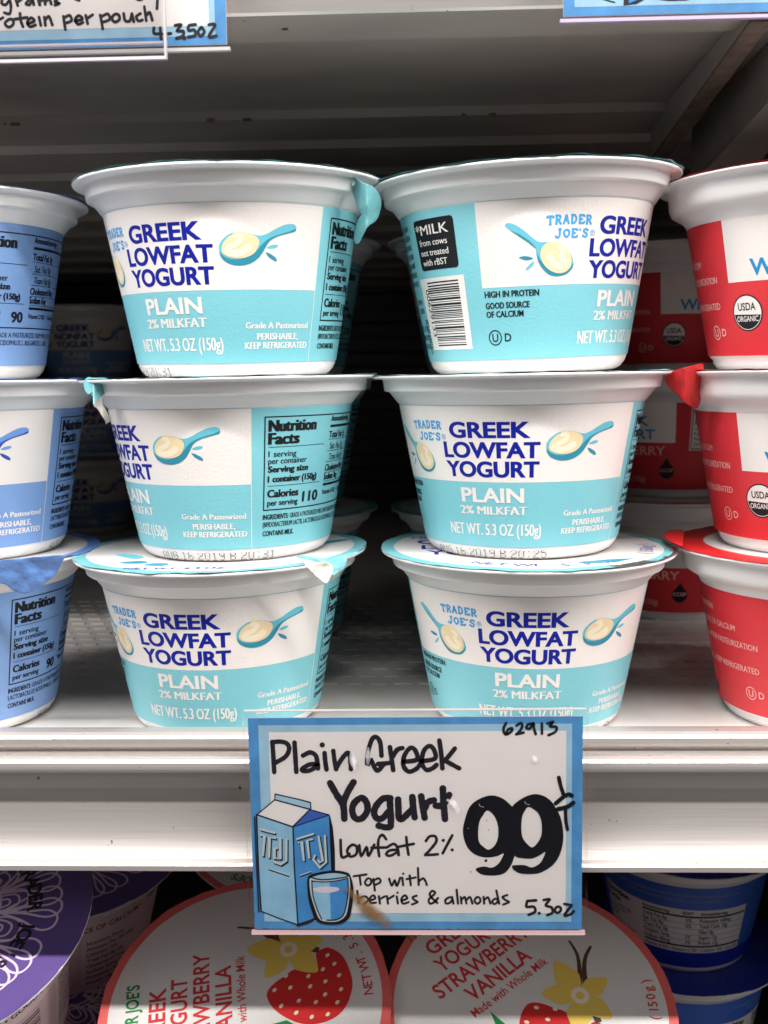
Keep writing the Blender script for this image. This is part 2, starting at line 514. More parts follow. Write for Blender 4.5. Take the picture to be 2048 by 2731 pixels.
def nutrition(a, cal, fat, sat, sod, ing):
    P = lambda d: d * KS
    V = lambda v: v * LH
    k = black_ink
    x0, x1 = P(80), P(172)
    y1, y0 = V(.94), V(.27)
    for (p, q, r, s) in ((x0, x1, y1 - .35, y1), (x0, x1, y0, y0 + .35), (x0, x0 + .35, y0 + .35, y1 - .35), (x1 - .35, x1, y0 + .35, y1 - .35)):
        a.rect(p, q, r, s, k, 0.17)
    L = P(82.2)
    a.text('Nutrition', L, V(.835), 3.3, k, width=P(25), bold=0.018, align='l', strike=0.24)
    a.text('Facts', L, V(.745), 3.3, k, width=P(15.5), bold=0.018, align='l', strike=0.24)
    a.rect(L, P(114.5), V(.722), V(.722) + .16, k, 0.17)
    a.text('1 serving', L, V(.655), 1.75, k, width=P(14.5), align='l', strike=0.06)
    a.text('per container', L, V(.605), 1.75, k, width=P(21), align='l', strike=0.06)
    a.text('Serving size', L, V(.545), 1.85, k, width=P(22.5), bold=0.015, align='l', strike=0.12)
    a.text('1 container (150g)', L, V(.475), 1.85, k, width=P(29), bold=0.015, align='l', strike=0.12)
    a.rect(L, P(114.5), V(.445), V(.445) + .16, k, 0.17)
    a.text('Calories', L, V(.365), 2.3, k, width=P(17.5), bold=0.018, align='l', strike=0.13)
    a.text('per serving', L, V(.305), 1.7, k, width=P(17.5), bold=0.012, align='l', strike=0.055)
    a.text(cal, P(113.8), V(.315), 3.1, k, width=P(3.7 * len(cal)), bold=0.018, align='r', strike=0.14)
    C = P(118)
    a.text('Amount/serving', C, V(.885), 1.75, k, width=P(21), bold=0.012, align='l', strike=0.055)
    a.text('% DV', P(168), V(.885), 1.5, k, width=P(7), bold=0.012, align='r', strike=0.05)
    a.rect(C, P(168), V(.84), V(.84) + .75, k, 0.17)
    rows = [('Total Fat', ' ' + fat, 1, .765), ('Sat. Fat ' + sat, '', 0, .68), ('Trans Fat 0g', '', 0, .60), ('Cholesterol', ' 10mg', 1, .52), ('Sodium', ' ' + sod, 1, .455)]
    for t, q, b, v in rows:
        ind = 0 if b else 1.2
        w = 0.90 * len(t) * (1.05 if b else 0.93)
        a.text(t, C + ind, V(v), 2.0, k, width=w, bold=0.015 if b else 0.0, align='l', strike=0.07 if b else 0.035, shear=0.2 if t.startswith('Trans') else 0)
        if q:
            a.text(q.strip(), C + ind + w + 0.7, V(v), 2.0, k, width=0.8 * len(q.strip()), align='l', strike=0.06)
        a.rect(C, P(168), V(v) - .62, V(v) - .48, k, 0.17)
    a.rect(C, P(168), V(.41), V(.41) + .75, k, 0.17)
    a.text('Vitamin D 0%  \u2022  Calcium 15%  \u2022  Iron 0%', C, V(.345), 1.5, k, width=P(48), align='l', strike=0.06)
    a.text('INGREDIENTS:', P(80), V(.205), 1.5, k, width=P(14.5), bold=0.012, align='l', strike=0.05)
    a.text(ing[0], P(95.5), V(.205), 1.5, k, width=P(64), align='l', strike=0.03)
    a.text(ing[1], P(80), V(.15), 1.5, k, width=P(62), align='l', strike=0.03)
    a.text('CONTAINS MILK.', P(80), V(.085), 1.5, k, width=P(18.5), bold=0.012, align='l', strike=0.05)

def circle_u(a, x, y, rad, m, dsize):
    pts = [(x + rad * math.cos(t * .2618), y + rad * math.sin(t * .2618)) for t in range(24)]
    a.ribbon(pts, rad * 0.16, m, 0.17, closed=True, smooth=False)
    a.text('U', x, y - dsize * .5, dsize, m, bold=0.012)
    a.text('D', x + rad * 1.55, y - dsize * .5, dsize, m, bold=0.012, align='l')

def plain_label_art(base_ink, dark, kind):
    a = Art()
    P = lambda d: d * KS
    V = lambda v: v * LH
    a.rect(P(-74), P(74), V(.467), LH - 0.02, label_white, 0.13)
    a.rect(P(74) - .1, P(74) + .1, 0.05, LH - 0.02, label_white, 0.155)
    rows = [('GREEK', .782, 4.45, 38), ('LOWFAT' if kind == 'aqua' else 'NONFAT', .642, 4.45, 46.8), ('YOGURT', .507, 4.45, 46.5)]
    for t, v, c, w in rows:
        a.text(t, 0, V(v), c, navy, width=P(w), bold=0.027, res=6, strike=0.09)
    a.text('PLAIN', 0, V(.325), 4.2, label_white, width=P(32.5), bold=0.024, res=6, strike=0.07)
    a.text('2% MILKFAT' if kind == 'aqua' else '0% MILKFAT', 0, V(.236), 2.5, label_white, width=P(35.5), res=4, strike=0.15)
    a.text('NET WT. 5.3 OZ (150g)', P(-.5), V(.085), 3.5, label_white, width=P(51.5), res=4, strike=0.1)
    a.text('Grade A Pasteurized', P(54), V(.222), 1.65, label_white, width=P(34), res=2, strike=0.1)
    a.text('PERISHABLE,', P(54), V(.15), 1.75, label_white, width=P(22.5), res=2, strike=0.1)
    a.text('KEEP REFRIGERATED', P(54), V(.092), 1.75, label_white, width=P(35), res=2, strike=0.1)
    slab_word(a, 'TRADER', P(-33.5), V(.84), 2.35, P(3.45), logo_blue, arch=0.25)
    slab_word(a, "JOE'S", P(-32.3), V(.755), 2.35, P(3.6), logo_blue, arch=0.0)
    a.text('\u00ae', P(-22.8), V(.765), 1.5, logo_blue)
    spoon_right(a, P(35.4), V(.745), base_ink, dark)
    spoon_left(a, P(-39.3), V(.635), base_ink, dark)
    for t, v, w in (('HIGH IN PROTEIN', .405, 26), ('GOOD SOURCE', .333, 21.5), ('OF CALCIUM', .277, 18.5)):
        a.text(t, P(-73), V(v), 1.65, black_ink, width=P(w), bold=0.010, align='l', res=2, strike=0.06)
    circle_u(a, P(-69.4), V(.145), 2.0, black_ink, 2.2)
    # black square about the cows' milk, barcode, small print
    x0, x1, y0, y1, q = P(-112), P(-85), V(.615), V(.945), 1.1
    pts = []
    for cx_, cy_, s in ((x1 - q, y1 - q, 0), (x0 + q, y1 - q, 90), (x0 + q, y0 + q, 180), (x1 - q, y0 + q, 270)):
        pts += [(cx_ + q * math.cos(R(s + t)), cy_ + q * math.sin(R(s + t))) for t in (0, 30, 60, 90)]
    a.poly(pts, black_ink, 0.15)
    a.text('*MILK', P(-110.8), V(.845), 2.7, label_white, width=P(22.5), h=0.2, align='l', strike=0.06)
    for t, v, w in (('from cows', .775, 19.5), ('not treated', .71, 19.5), ('with rBST', .645, 18)):
        a.text(t, P(-109.3), V(v), 1.75, label_white, width=P(w), h=0.2, align='l', strike=0.03)
    a.rect(P(-117), P(-83), V(.08), V(.565), label_white, 0.15)
    rnd = random.Random(5)
    y = V(.105)
    while y < V(.54):
        t = rnd.choice((.2, .26, .4, .6))
        a.rect(P(-109.5), P(-86.5), y, y + t, black_ink, 0.17)
        y += t + rnd.choice((.2, .24, .36, .5))
    a.text('00629133', P(-112.6), V(.49), 2.0, black_ink, rot=-90, width=13.5, align='l', strike=0.03)
    a.text('SKU# 62913', P(-118.6), V(.29), 1.15, black_ink, rot=-90, align='l', strike=0.06)
    a.text('PLANT 06-332', P(-121.2), V(.29), 1.15, black_ink, rot=-90, align='l', strike=0.06)
    fine = ['*NO SIGNIFICANT', 'DIFFERENCE HAS BEEN', 'SHOWN BETWEEN MILK', 'DERIVED FROM COWS', 'TREATED WITH rBST', 'AND THOSE NOT', 'TREATED WITH rBST.', '', 'STORE IN A', 'COOLER', '', 'DIST. & SOLD', 'EXCLUSIVELY BY:', "TRADER JOE'S"]
    for i, t in enumerate(fine):
        if t:
            a.text(t, P(-119.5), V(.895 - i * .062), 1.45, black_ink, align='r', sx=.72, strike=0.03)
    if kind == 'aqua':
        nutrition(a, '110', '3g', '2g', '70mg', ('GRADE A PASTEURIZED MILK (PASTEURIZED MILK, CREAM), LIVE CULTURES', '(BIFIDOBACTERIUM LACTIS, LACTOBACILLUS ACIDOPHILUS, L. CASEI).'))
    else:
        nutrition(a, '90', '0g', '0g', '65mg', ('GRADE A PASTEURIZED SKIM MILK, LIVE CULTURES', 'LACTOBACILLUS ACIDOPHILUS, L. BULGARICUS, L. CASEI).'))
    return a

def red_label_art():
    a = Art()
    P = lambda d: d * KS
    V = lambda v: v * LH
    top = 38.85
    a.rect(P(-50), P(118), V(.5), top + .1, label_white, 0.13)
    for t, v, w in (('HIGH IN PROTEIN', .745, 30), ('GOOD SOURCE OF CALCIUM', .625, 47), ('CULTURED AFTER PASTEURIZATION', .505, 60), ('PERISHABLE, KEEP REFRIGERATED', .325, 60), ('GRADE A', .205, 16)):
        a.text(t, P(-118), V(v), 1.95, pale_red, width=P(w), align='l', res=2, strike=0.04)
    for i, c in enumerate(((60, 150, 80), (40, 110, 190), (30, 24, 30))):
        a.ellipse(P(-112 + i * 5.2), V(.09), 1.5, 1.5, ink('dot_ink_%d' % i, c))
    circle_u(a, P(-64.5), V(.165), 2.0, pale_red, 2.2)
    cx, cy, r = P(-40.5), V(.29), 5.3
    a.ellipse(cx, cy, r, r, black_ink, 0.15)
    a.ellipse(cx, cy, r * .92, r * .92, label_white, 0.18)
    low = [(cx + r * .88 * math.cos(R(t)), cy + r * .88 * math.sin(R(t))) for t in range(184, 357, 6)]
    a.poly(low, black_ink, 0.21)
    a.text('USDA', cx, cy + .75, 2.1, black_ink, width=6.2, bold=0.02, h=0.21)
    a.text('ORGANIC', cx, cy - 2.45, 1.55, label_white, width=7.6, bold=0.012, h=0.24)
    a.text('WHOLE MILK', P(-37), V(.54), 4.4, sky_ink, width=P(66), bold=0.024, align='l', res=5)
    a.text('GREEK', P(80), V(.68), 4.2, sky_ink, width=P(40), bold=0.022, res=5)
    a.text('YOGURT', P(80), V(.54), 4.2, sky_ink, width=P(48), bold=0.022, res=5)
    a.text('STRAWBERRY', P(78), V(.37), 3.9, pale_red, width=P(66), bold=0.014, res=5)
    a.text('NET WT. 5.3 OZ (150g)', P(70), V(.08), 2.6, pale_red, width=P(50), strike=0.03)
    a.ellipse(P(112), V(.2), 3.6, 3.6, black_ink)
    a.poly([(P(112) - 2.2, V(.2) + 2.6), (P(112), V(.2) + 6), (P(112) + 2.2, V(.2) + 2.6)], black_ink, 0.17)
    a.text('CCOF', P(112), V(.19), 1.6, pale_red, h=0.21, bold=0.012)
    a.rect(P(128), P(178), V(.42), V(.86), label_white, 0.13)
    a.rect(P(128.8), P(177.2), V(.43), V(.85), black_ink, 0.15)
    a.rect(P(129.4), P(176.6), V(.44), V(.84), label_white, 0.17)
    a.text('Nutrition', P(131), V(.76), 2.6, black_ink, bold=0.015, h=0.2, align='l', sx=.8, strike=0.06)
    a.text('Facts', P(131), V(.69), 2.6, black_ink, bold=0.015, h=0.2, align='l', sx=.8, strike=0.06)
    for i, t in enumerate(('serving size', 'Fat 0g', 'Fiber 0g', '(24% DV)')):
        a.text(t, P(131), V(.63 - i * .055), 1.5, black_ink, h=0.2, align='l', strike=0.03)
    return a

def dot_text(a, s, x, y, cap, m, h=0.05, adv=None):
    """ink-jet date code made of dots"""
    F = {'A': '00100 01010 10001 10001 11111 10001 10001', 'U': '10001 10001 10001 10001 10001 10001 01110', 'G': '01110 10001 10000 10111 10001 10001 01110',
         '1': '00100 01100 00100 00100 00100 00100 01110', '6': '01110 10000 10000 11110 10001 10001 01110', '2': '01110 10001 00001 00110 01000 10000 11111',
         '0': '01110 10001 10001 10001 10001 10001 01110', '9': '01110 10001 10001 01111 00001 00001 01110', 'B': '11110 10001 10001 11110 10001 10001 11110',
         ':': '00000 00100 00000 00000 00000 00100 00000', '3': '11110 00001 00001 01110 00001 00001 11110', '5': '11111 10000 11110 00001 00001 10001 01110',
         '4': '10010 10010 10010 11111 00010 00010 00010', '7': '11111 00001 00010 00100 00100 01000 01000', 'P': '11110 10001 10001 11110 10000 10000 10000',
         'R': '11110 10001 10001 11110 10100 10010 10001', ' ': '00000 ' * 7}
    d = cap / 6
    for c in s:
        for r_, row in enumerate(F[c].split()):
            for c_, b in enumerate(row):
                if b == '1':
                    a.ellipse(x + c_ * d * .86, y + (6 - r_) * d, d * .40, d * .44, m, h, n=6)
        x += d * 5.5 if c != ' ' else d * 2.6

def make_body(profile, code):
    mb = MB()
    mb.lathe(profile, cup_white)
    if code:
        a = Art()
        dot_text(a, code, 0, 1.1, 2.5, black_ink)
        a.put(mb, base_wrap)
    return mb

def make_label(art, base, zt=ZT):
    mb = MB()
    label_base(mb, base, zt)
    art.put(mb, wrap, 1.3)
    return mb

# --- foil lids
def lid_z(x, y, seed):
    r = math.hypot(x, y)
    z = 57.60 * ZSC
    if r > 38:
        f = min(1.0, (r - 38) / 9.0)
        z += f * max(-0.02, 0.05 + 0.55 * noise.noise((x * .09 + seed, y * .09, seed)) + 0.22 * noise.noise((x * .4, y * .4, seed * 2.0)))
    else:
        z += 0.10 * noise.noise((x * .12, y * .12, seed)) - .05
    return z

def make_lid(ring, centre, seed, ring_r=43.2, art=None, torn=(), rim=47.75):
    """thin crinkled foil disc; torn = list of (angle0, angle1, radius) bites showing bare foil"""
    mb = MB()
    n = 180
    rs = sorted([0.01, 8, 16, 24, 30, 35, 38, 40.2, 42, ring_r - 0.01, ring_r + 0.4, 44.3, 45.4, 46.4, 47.1, 49.0])
    vs, fs, ms = [], [], []
    edge = []
    for k in range(n):
        a = 2 * math.pi * k / n
        e_ = rim + 0.45 * noise.noise((math.cos(a) * 5 + seed, math.sin(a) * 5, 0)) + 0.3 * noise.noise((math.cos(a) * 17, math.sin(a) * 17, seed))
        edge.append(e_)
    for i, r0 in enumerate(rs):
        for k in range(n):
            a = 2 * math.pi * k / n
            r = edge[k] if i == len(rs) - 1 else min(r0, edge[k])
            x, y = r * math.sin(a), -r * math.cos(a)
            vs.append((x, y, lid_z(x, y, seed)))
    iring = rs.index(ring_r + 0.4)
    for i in range(len(rs) - 1):
        for k in range(n):
            k2 = (k + 1) % n
            q = (i * n + k, i * n + k2, (i + 1) * n + k2, (i + 1) * n + k)
            m = centre if i < iring else ring
            deg = (360 * k / n + 180) % 360 - 180
            for (a0, a1, rr) in torn:
                if a0 <= deg <= a1 and rs[i] >= rr + 1.3 * noise.noise((deg * .3, seed, 1)) and rs[i] > 20 or (a0 <= deg <= a1 and i == len(rs) - 2):
                    m = silver
            mb.add([vs[j] for j in q], [(0, 1, 2, 3)], m, True)
    if art:
        art.put(mb, lambda x, y, h: (x, y, lid_z(x, y, seed) + h), 3.0)
    o = mb
    return o

def weld(o):
    bm = bmesh.new(); bm.from_mesh(o.data)
    bmesh.ops.remove_doubles(bm, verts=bm.verts, dist=1e-7)
    bm.to_mesh(o.data); bm.free()

def ring_text(a, s, rad, ang, cap, m, step, h=0.1, outward=False, bold=0.015, strike=0.0):
    """letters along an arc; ang in degrees from +x, counter-clockwise reading"""
    for c in s:
        if c != ' ':
            x, y = rad * math.cos(R(ang)), rad * math.sin(R(ang))
            a.text(c, x, y, cap, m, rot=ang + 90, bold=bold, h=h, strike=strike)
        ang += step if c not in ".I1 '" else step * .7
    return ang

def pouch_tab(parent, outline, depth, m, name='pull_tab', crease=0.5, seed=1, grid=4.0, smooth=True, holes=()):
    """a bent flap of foil: outline in photo pixels, depth(px, py) its distance in mm"""
    pts = [tuple(p) for p in smooth_line(outline, True, 4)] if smooth else [tuple(p) for p in outline]
    xs, ys = [p[0] for p in pts], [p[1] for p in pts]
    inside = []
    def pin(x, y):
        c = False
        for i in range(len(pts)):
            (x1, y1), (x2, y2) = pts[i], pts[i - 1]
            if (y1 > y) != (y2 > y) and x < (x2 - x1) * (y - y1) / (y2 - y1) + x1:
                c = not c
        return c
    gx = min(xs) + grid / 2
    while gx < max(xs):
        gy = min(ys) + grid / 2
        while gy < max(ys):
            if pin(gx, gy):
                inside.append((gx, gy))
            gy += grid
        gx += grid
    allp = [Vector(p) for p in pts + inside]
    res = delaunay_2d_cdt(allp, [], [list(range(len(pts)))], 1, 1e-4)
    vv, ff = res[0], res[2]
    inv = parent.matrix_world.inverted()
    mb = MB()
    P3 = []
    for v in vv:
        Y = depth(v.x, v.y) + crease * noise.noise((v.x * .03, v.y * .03, seed)) + crease * .12 * noise.noise((v.x * .12, v.y * .12, seed))
        w = at(v.x, v.y, Y)
        P3.append(tuple((inv @ (w * MM)) / MM))
    mb.add(P3, [list(f)[::-1] for f in ff], m, True)
    o = mb.build(name, parent)
    s = o.modifiers.new('thickness', 'SOLIDIFY'); s.thickness = 0.00012; s.offset = 0
    return o

# ------------------------------------------------------------------ build the kinds of cup
aqua_label = make_label(plain_label_art(aqua_ink, teal, 'aqua'), aqua)
blue_label = make_label(plain_label_art(blue_ink, ink('deep_blue_ink', (50, 84, 176)), 'blue'), periwinkle)
red_lab = make_label(red_label_art(), red_label, 43.4)

def lid_art_front(kind):
    a = Art()
    if kind == 'words':
        a.text('GREEK', -36, 4.5, 8, navy, width=33, bold=0.022, align='l', h=.05)
        a.text('LOWFAT', -34.5, -6.5, 8, navy, width=38, bold=0.022, align='l', h=.05)
        a.text('YOGURT', -33, -17.5, 8, navy, width=38, bold=0.022, align='l', h=.05)
        slab_word(a, 'TRADER', -29, 15.5, 4.2, 3.2, logo_blue, h=.05)
        ring_text(a, '(150g)', 40.3, -24, 4.2, navy, 5.6, h=.05, bold=0.0)
        ring_text(a, 'NET WT. 5.3 OZ', 39.5, -118, 4.2, navy, 5.6, h=.05, bold=0.0)
        a.poly([(14, -35), (24, -31), (30, -26), (22, -27), (12, -32)], teal, .05)
    else:
        a.poly([(-24, -19), (-29, -15), (-33, -9), (-27, -11), (-22, -16)], aqua_ink, .05, True)
        a.poly([(-27, -26), (-22, -28), (-18, -27), (-21, -23)], teal, .05, True)
        a.poly([(-18, -31), (-12, -33), (-11, -29), (-16, -28)], teal, .05, True)
        a.poly([(18, -6), (30, 2), (40, 11), (41, 14), (36, 13), (24, 4), (14, -3)], teal, .05, True)
        a.text('NET WT. 5.3 OZ', -22, -40, 3.4, navy, width=30, align='l', h=.05, strike=.1)
    return a

def place_cup(name, px, Y, z, label_yaw, body, label, tilt=(0, 0), code_yaw=0, z_ref=57):
    x = x_for(px, Y, z + z_ref)
    root = empty(name, (x, Y, z), (tilt[0], tilt[1], 0))
    b = body.build('cup_body', root) if isinstance(body, MB) else link_copy(body, 'cup_body', root)
    b.rotation_euler.z = R(label_yaw + code_yaw)
    l = label.build('label', root) if isinstance(label, MB) else link_copy(label, 'label', root)
    l.rotation_euler.z = R(label_yaw)
    return root

def link_copy(o, name, parent):
    c = o.copy()
    c.name = name
    COL.objects.link(c)
    c.parent = parent
    return c

PITCH, Z0 = 56.2, 2.2
def facing(px):                                  # degrees from -Y to the camera, seen from a cup at this photo x
    return 2.0 - math.degrees(math.atan((px - CX) / F_PX))

# ================================================================== THE SHELF
steel = mat('satin_aluminium', (216, 210, 206), rough=0.42, metal=0.72, var=0.035, vscale=55, stretch=(0.3, 30, 30), bump=0.05, bscale=60, rvar=0.06,
            speck=((104, 84, 76), 380, 0.715))
deck_paint = mat('shelf_enamel', (230, 226, 222), rough=0.2, var=0.05, vscale=60, bump=0.05, bscale=120)
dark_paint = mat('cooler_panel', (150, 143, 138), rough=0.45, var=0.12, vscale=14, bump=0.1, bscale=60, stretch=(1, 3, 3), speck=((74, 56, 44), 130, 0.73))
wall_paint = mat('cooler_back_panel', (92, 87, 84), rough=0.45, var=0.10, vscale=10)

def extrude_x(mb, prof, x0, x1, m, smooth=False, n=1):
    """prof: list of (y, z) from the deck over the front and down"""
    vs = []
    for i in range(n + 1):
        x = x0 + (x1 - x0) * i / n
        vs += [(x, y, z) for y, z in prof]
    k = len(prof)
    fs = []
    for i in range(n):
        for j in range(k - 1):
            fs.append((i * k + j, i * k + j + 1, (i + 1) * k + j + 1, (i + 1) * k + j))
    mb.add(vs, fs, m, smooth)

RAIL_TOP = [(304, 0.4), (303.6, 9.2), (303.2, 10.0), (302.2, 10.5), (300.0, 10.55), (298.2, 10.3), (297.0, 9.7), (296.4, 8.8), (296.2, 7.6), (296.3, 6.5), (298.6, 6.2), (298.6, 4.7),
        (295.2, 4.65), (293.4, 4.5), (292.2, 4.0), (291.5, 3.2), (291.3, 2.2), (291.5, 1.3), (293, 1.1), (296.5, 0.9), (297.6, 0.0), (298.0, -2.0), (298.1, -6.8)]
RAIL_SLOPE = [(298.1, -6.8), (298.0, -9.0), (297.75, -12), (297.3, -15), (296.6, -18), (295.6, -21), (294.2, -23.8), (292.5, -26.3)]
RAIL_FOOT = [(292.5, -26.3), (290.6, -26.8), (289.9, -27.4), (290.0, -28.9), (290.6, -29.3), (300, -29.3), (300, -24), (304, -2.6)]

shelf = empty('cooler_shelf', (0, 298, 0))
tag(shelf, 'white enamelled cooler shelf with a brushed aluminium front rail under the three stacked rows', 'shelf')
mb = MB()
mb.box(-330, 330, 5.8, 588, -0.4, Z0, deck_paint)
deck = mb.build('shelf_deck', shelf)
# embossed slots near the back of the deck
mb = MB()
for i in range(56):
    for j in range(16):
        x, y = -250 + i * 9.0 + (j % 2) * 4.5, 78 + j * 10
        mb.box(x - 3.0, x + 3.0, y - 1.5, y + 1.5, Z0 + 0.02, Z0 + 0.4, deck_paint)
mb.build('embossed_ribs', shelf, 0.3)
mb = MB()
for prof, sm_ in ((RAIL_TOP, False), (RAIL_SLOPE, True), (RAIL_FOOT, False)):
    extrude_x(mb, [(y - 298, z) for y, z in prof], -340, 340, steel, sm_)
mb.build('price_rail', shelf)

# back wall, sides
mb = MB()
prof = []
for i in range(20):
    z = 232 - i * 24
    prof += [(0, z), (0, z - 9), (3.2, z - 12), (3.2, z - 21), (0, z - 24)] if i else [(0, z), (0, z - 9), (3.2, z - 12), (3.2, z - 21), (0, z - 24)]
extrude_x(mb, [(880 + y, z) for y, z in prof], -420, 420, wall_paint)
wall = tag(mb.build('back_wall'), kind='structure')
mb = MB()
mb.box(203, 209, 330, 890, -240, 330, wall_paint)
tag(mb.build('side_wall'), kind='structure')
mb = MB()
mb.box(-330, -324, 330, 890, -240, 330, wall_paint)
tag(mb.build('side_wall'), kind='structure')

# upper shelf
ZU, YU0 = 216.0, 300.0
ushelf = empty('cooler_shelf', (0, YU0, ZU))
tag(ushelf, 'upper cooler shelf seen from below with a grey underside and rust along its seam', 'shelf')
rust = mat('rusty_edge', (92, 78, 70), rough=0.7, var=0.35, vscale=180, bump=0.4, bscale=300)
YSEAM = 115.0
mb = MB()
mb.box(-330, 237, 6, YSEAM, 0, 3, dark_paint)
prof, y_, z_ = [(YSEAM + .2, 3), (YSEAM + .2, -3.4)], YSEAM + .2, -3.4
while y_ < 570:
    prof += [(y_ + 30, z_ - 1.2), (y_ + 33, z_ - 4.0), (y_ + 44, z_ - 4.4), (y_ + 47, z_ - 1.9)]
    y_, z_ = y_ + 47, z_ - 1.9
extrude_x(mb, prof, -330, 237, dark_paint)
rr = random.Random(3)
x = -300
while x < 100:
    w = rr.uniform(0.8, 4)
    if rr.random() < .28:
        mb.box(x, x + w, YSEAM - .5 - rr.uniform(0, .3), YSEAM + .15, -3.7 - rr.uniform(0, .25), -3.0 + rr.uniform(0, .4), rust)
    x += w + rr.uniform(2, 18)
mb.build('shelf_underside', ushelf)
mb = MB()
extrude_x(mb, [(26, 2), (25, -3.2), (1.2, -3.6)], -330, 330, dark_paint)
extrude_x(mb, [(1.2, -3.6), (0.4, -3.0), (0, -1.8), (-2.0, 4), (-4.0, 12), (-5, 26), (-5, 32), (10, 32)], -330, 330, steel)
mb.build('price_rail', ushelf)

# bracket under the upper shelf at the right
pf, pb = at(2000, 48, 308), at(1729.6, 429, 440)
brk = empty('shelf_bracket', (0, 0, ZU))
tag(brk, 'dark sloping metal bracket with a rusty edge below the upper shelf', 'bracket')
def gusset(mb, dx0, dx1, lowf, lowb, th, m, top=None):
    """a bar or plate running front to back; low = height of its lower edge over ZU"""
    v = []
    for p, lo in ((pf, lowf), (pb, lowb)):
        hi = lo + th if top is None else top
        v += [(p.x + dx0, p.y, lo), (p.x + dx1, p.y, lo), (p.x + dx0, p.y, hi), (p.x + dx1, p.y, hi)]
    mb.add(v, [(0, 1, 3, 2), (4, 6, 7, 5), (0, 4, 5, 1), (2, 3, 7, 6), (0, 2, 6, 4), (1, 5, 7, 3)], m)
zf, zb = min(pf.z - ZU, -1.0), pb.z - ZU
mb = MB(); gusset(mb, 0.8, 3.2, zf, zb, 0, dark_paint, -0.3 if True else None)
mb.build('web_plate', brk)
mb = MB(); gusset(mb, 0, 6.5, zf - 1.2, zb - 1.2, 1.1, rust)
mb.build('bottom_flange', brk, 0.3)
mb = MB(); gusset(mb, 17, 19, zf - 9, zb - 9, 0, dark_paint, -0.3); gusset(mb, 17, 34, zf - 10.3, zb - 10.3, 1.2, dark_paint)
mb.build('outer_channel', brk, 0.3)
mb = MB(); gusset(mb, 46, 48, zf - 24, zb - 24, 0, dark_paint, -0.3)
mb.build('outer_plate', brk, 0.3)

# lower shelf
lshelf = empty('cooler_shelf', (0, 250, -208))
tag(lshelf, 'dark lower cooler shelf beneath the piled strawberry, purple and navy cups', 'shelf')
mb = MB()
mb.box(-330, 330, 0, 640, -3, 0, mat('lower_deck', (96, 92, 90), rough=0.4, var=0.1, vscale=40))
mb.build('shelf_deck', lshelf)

# ================================================================== FRONT CUPS
LX, RX, BX, DX = 605, 1408, -130, 2165          # photo x of the four columns' axes
YF, YB = 342, 458
CODE1, CODE2 = 'AUG 16 2019 B 20:31', 'AUG 16 2019 B 20:25'
body_a = make_body(PROFILE, CODE1)
body_b = make_body(PROFILE, CODE2)
body_c = make_body(PROFILE, 'AUG 24 2019')
body_r = make_body(PROFILE_SMOOTH, '')

ST = 'aqua cups stacked three high'
cups = {}
def front(key, px, level, yaw, body, label, lab, grp, tilt=(0, 0), code=0, dz=0, Y=YF):
    c = place_cup('yogurt_cup', px, Y, Z0 + level * PITCH + dz, yaw + facing(px), body, label, tilt, code)
    tag(c, lab, 'yogurt cup', grp)
    cups[key] = c
    return c
front('TL', 622, 2, -33, body_a, aqua_label, 'top aqua plain lowfat yogurt cup with a foil tab hanging at its right', ST, (1.9, -0.2), code=-78, Y=336)
front('TR', 1409, 2, 53, body_b, aqua_label, 'top aqua yogurt cup turned to show its barcode and black milk square', ST, (1.9, -1.5), dz=0.3, code=120, Y=341)
front('ML', 618, 1, -66, body_a, aqua_label, 'middle aqua yogurt cup turned to its nutrition facts, torn foil strip at its left', ST, (0.2, -0.4), code=18)
front('MR', 1390, 1, -14.6, body_b, aqua_label, 'middle aqua plain lowfat yogurt cup directly above the cup behind the price sign number', ST, (0.2, -0.3), code=-41)
front('BL', 597, 0, -21, body_a, aqua_label, 'bottom aqua yogurt cup whose lid flap folds over to a white underside', ST, (0, -0.6), code=-39)
front('BR', 1402, 0, 0.8, body_b, aqua_label, 'bottom aqua yogurt cup with torn silver foil on the right of its lid', ST, (0, 0.3), code=-11)
BG, RG = 'periwinkle cups stacked at the left', 'red cups stacked at the right'
front('BT', -172, 2, -72, body_c, blue_label, 'top periwinkle blue yogurt cup of the left stack showing its amounts per serving', BG, (1.0, 0), code=55)
front('BM', -108, 1, -31, body_c, blue_label, 'middle periwinkle blue yogurt cup of the left stack with white front panel', BG, (0.2, 0), code=84)
front('BB', -128, 0, -55, body_c, blue_label, 'bottom periwinkle yogurt cup with a large blue foil flap over its nutrition facts', BG, (0, 0), code=105)
front('RT', 2186, 2, 8, body_r, red_lab, 'top red organic yogurt cup of the right stack below the dark bracket', RG, (1.2, -0.6), dz=0.2, Y=334)
front('RM', 2190, 1, 13, body_r, red_lab, 'middle red yogurt cup with a red foil tab drooping at its left', RG, (0.2, 0))
front('RB', 2196, 0, 28, body_r, red_lab, 'bottom red yogurt cup with red lid, at the right end of the shelf', RG, (0, 0))
for k_ in ('TL', 'TR'):
    cups[k_].scale.z = 1.04
bpy.context.view_layer.update()

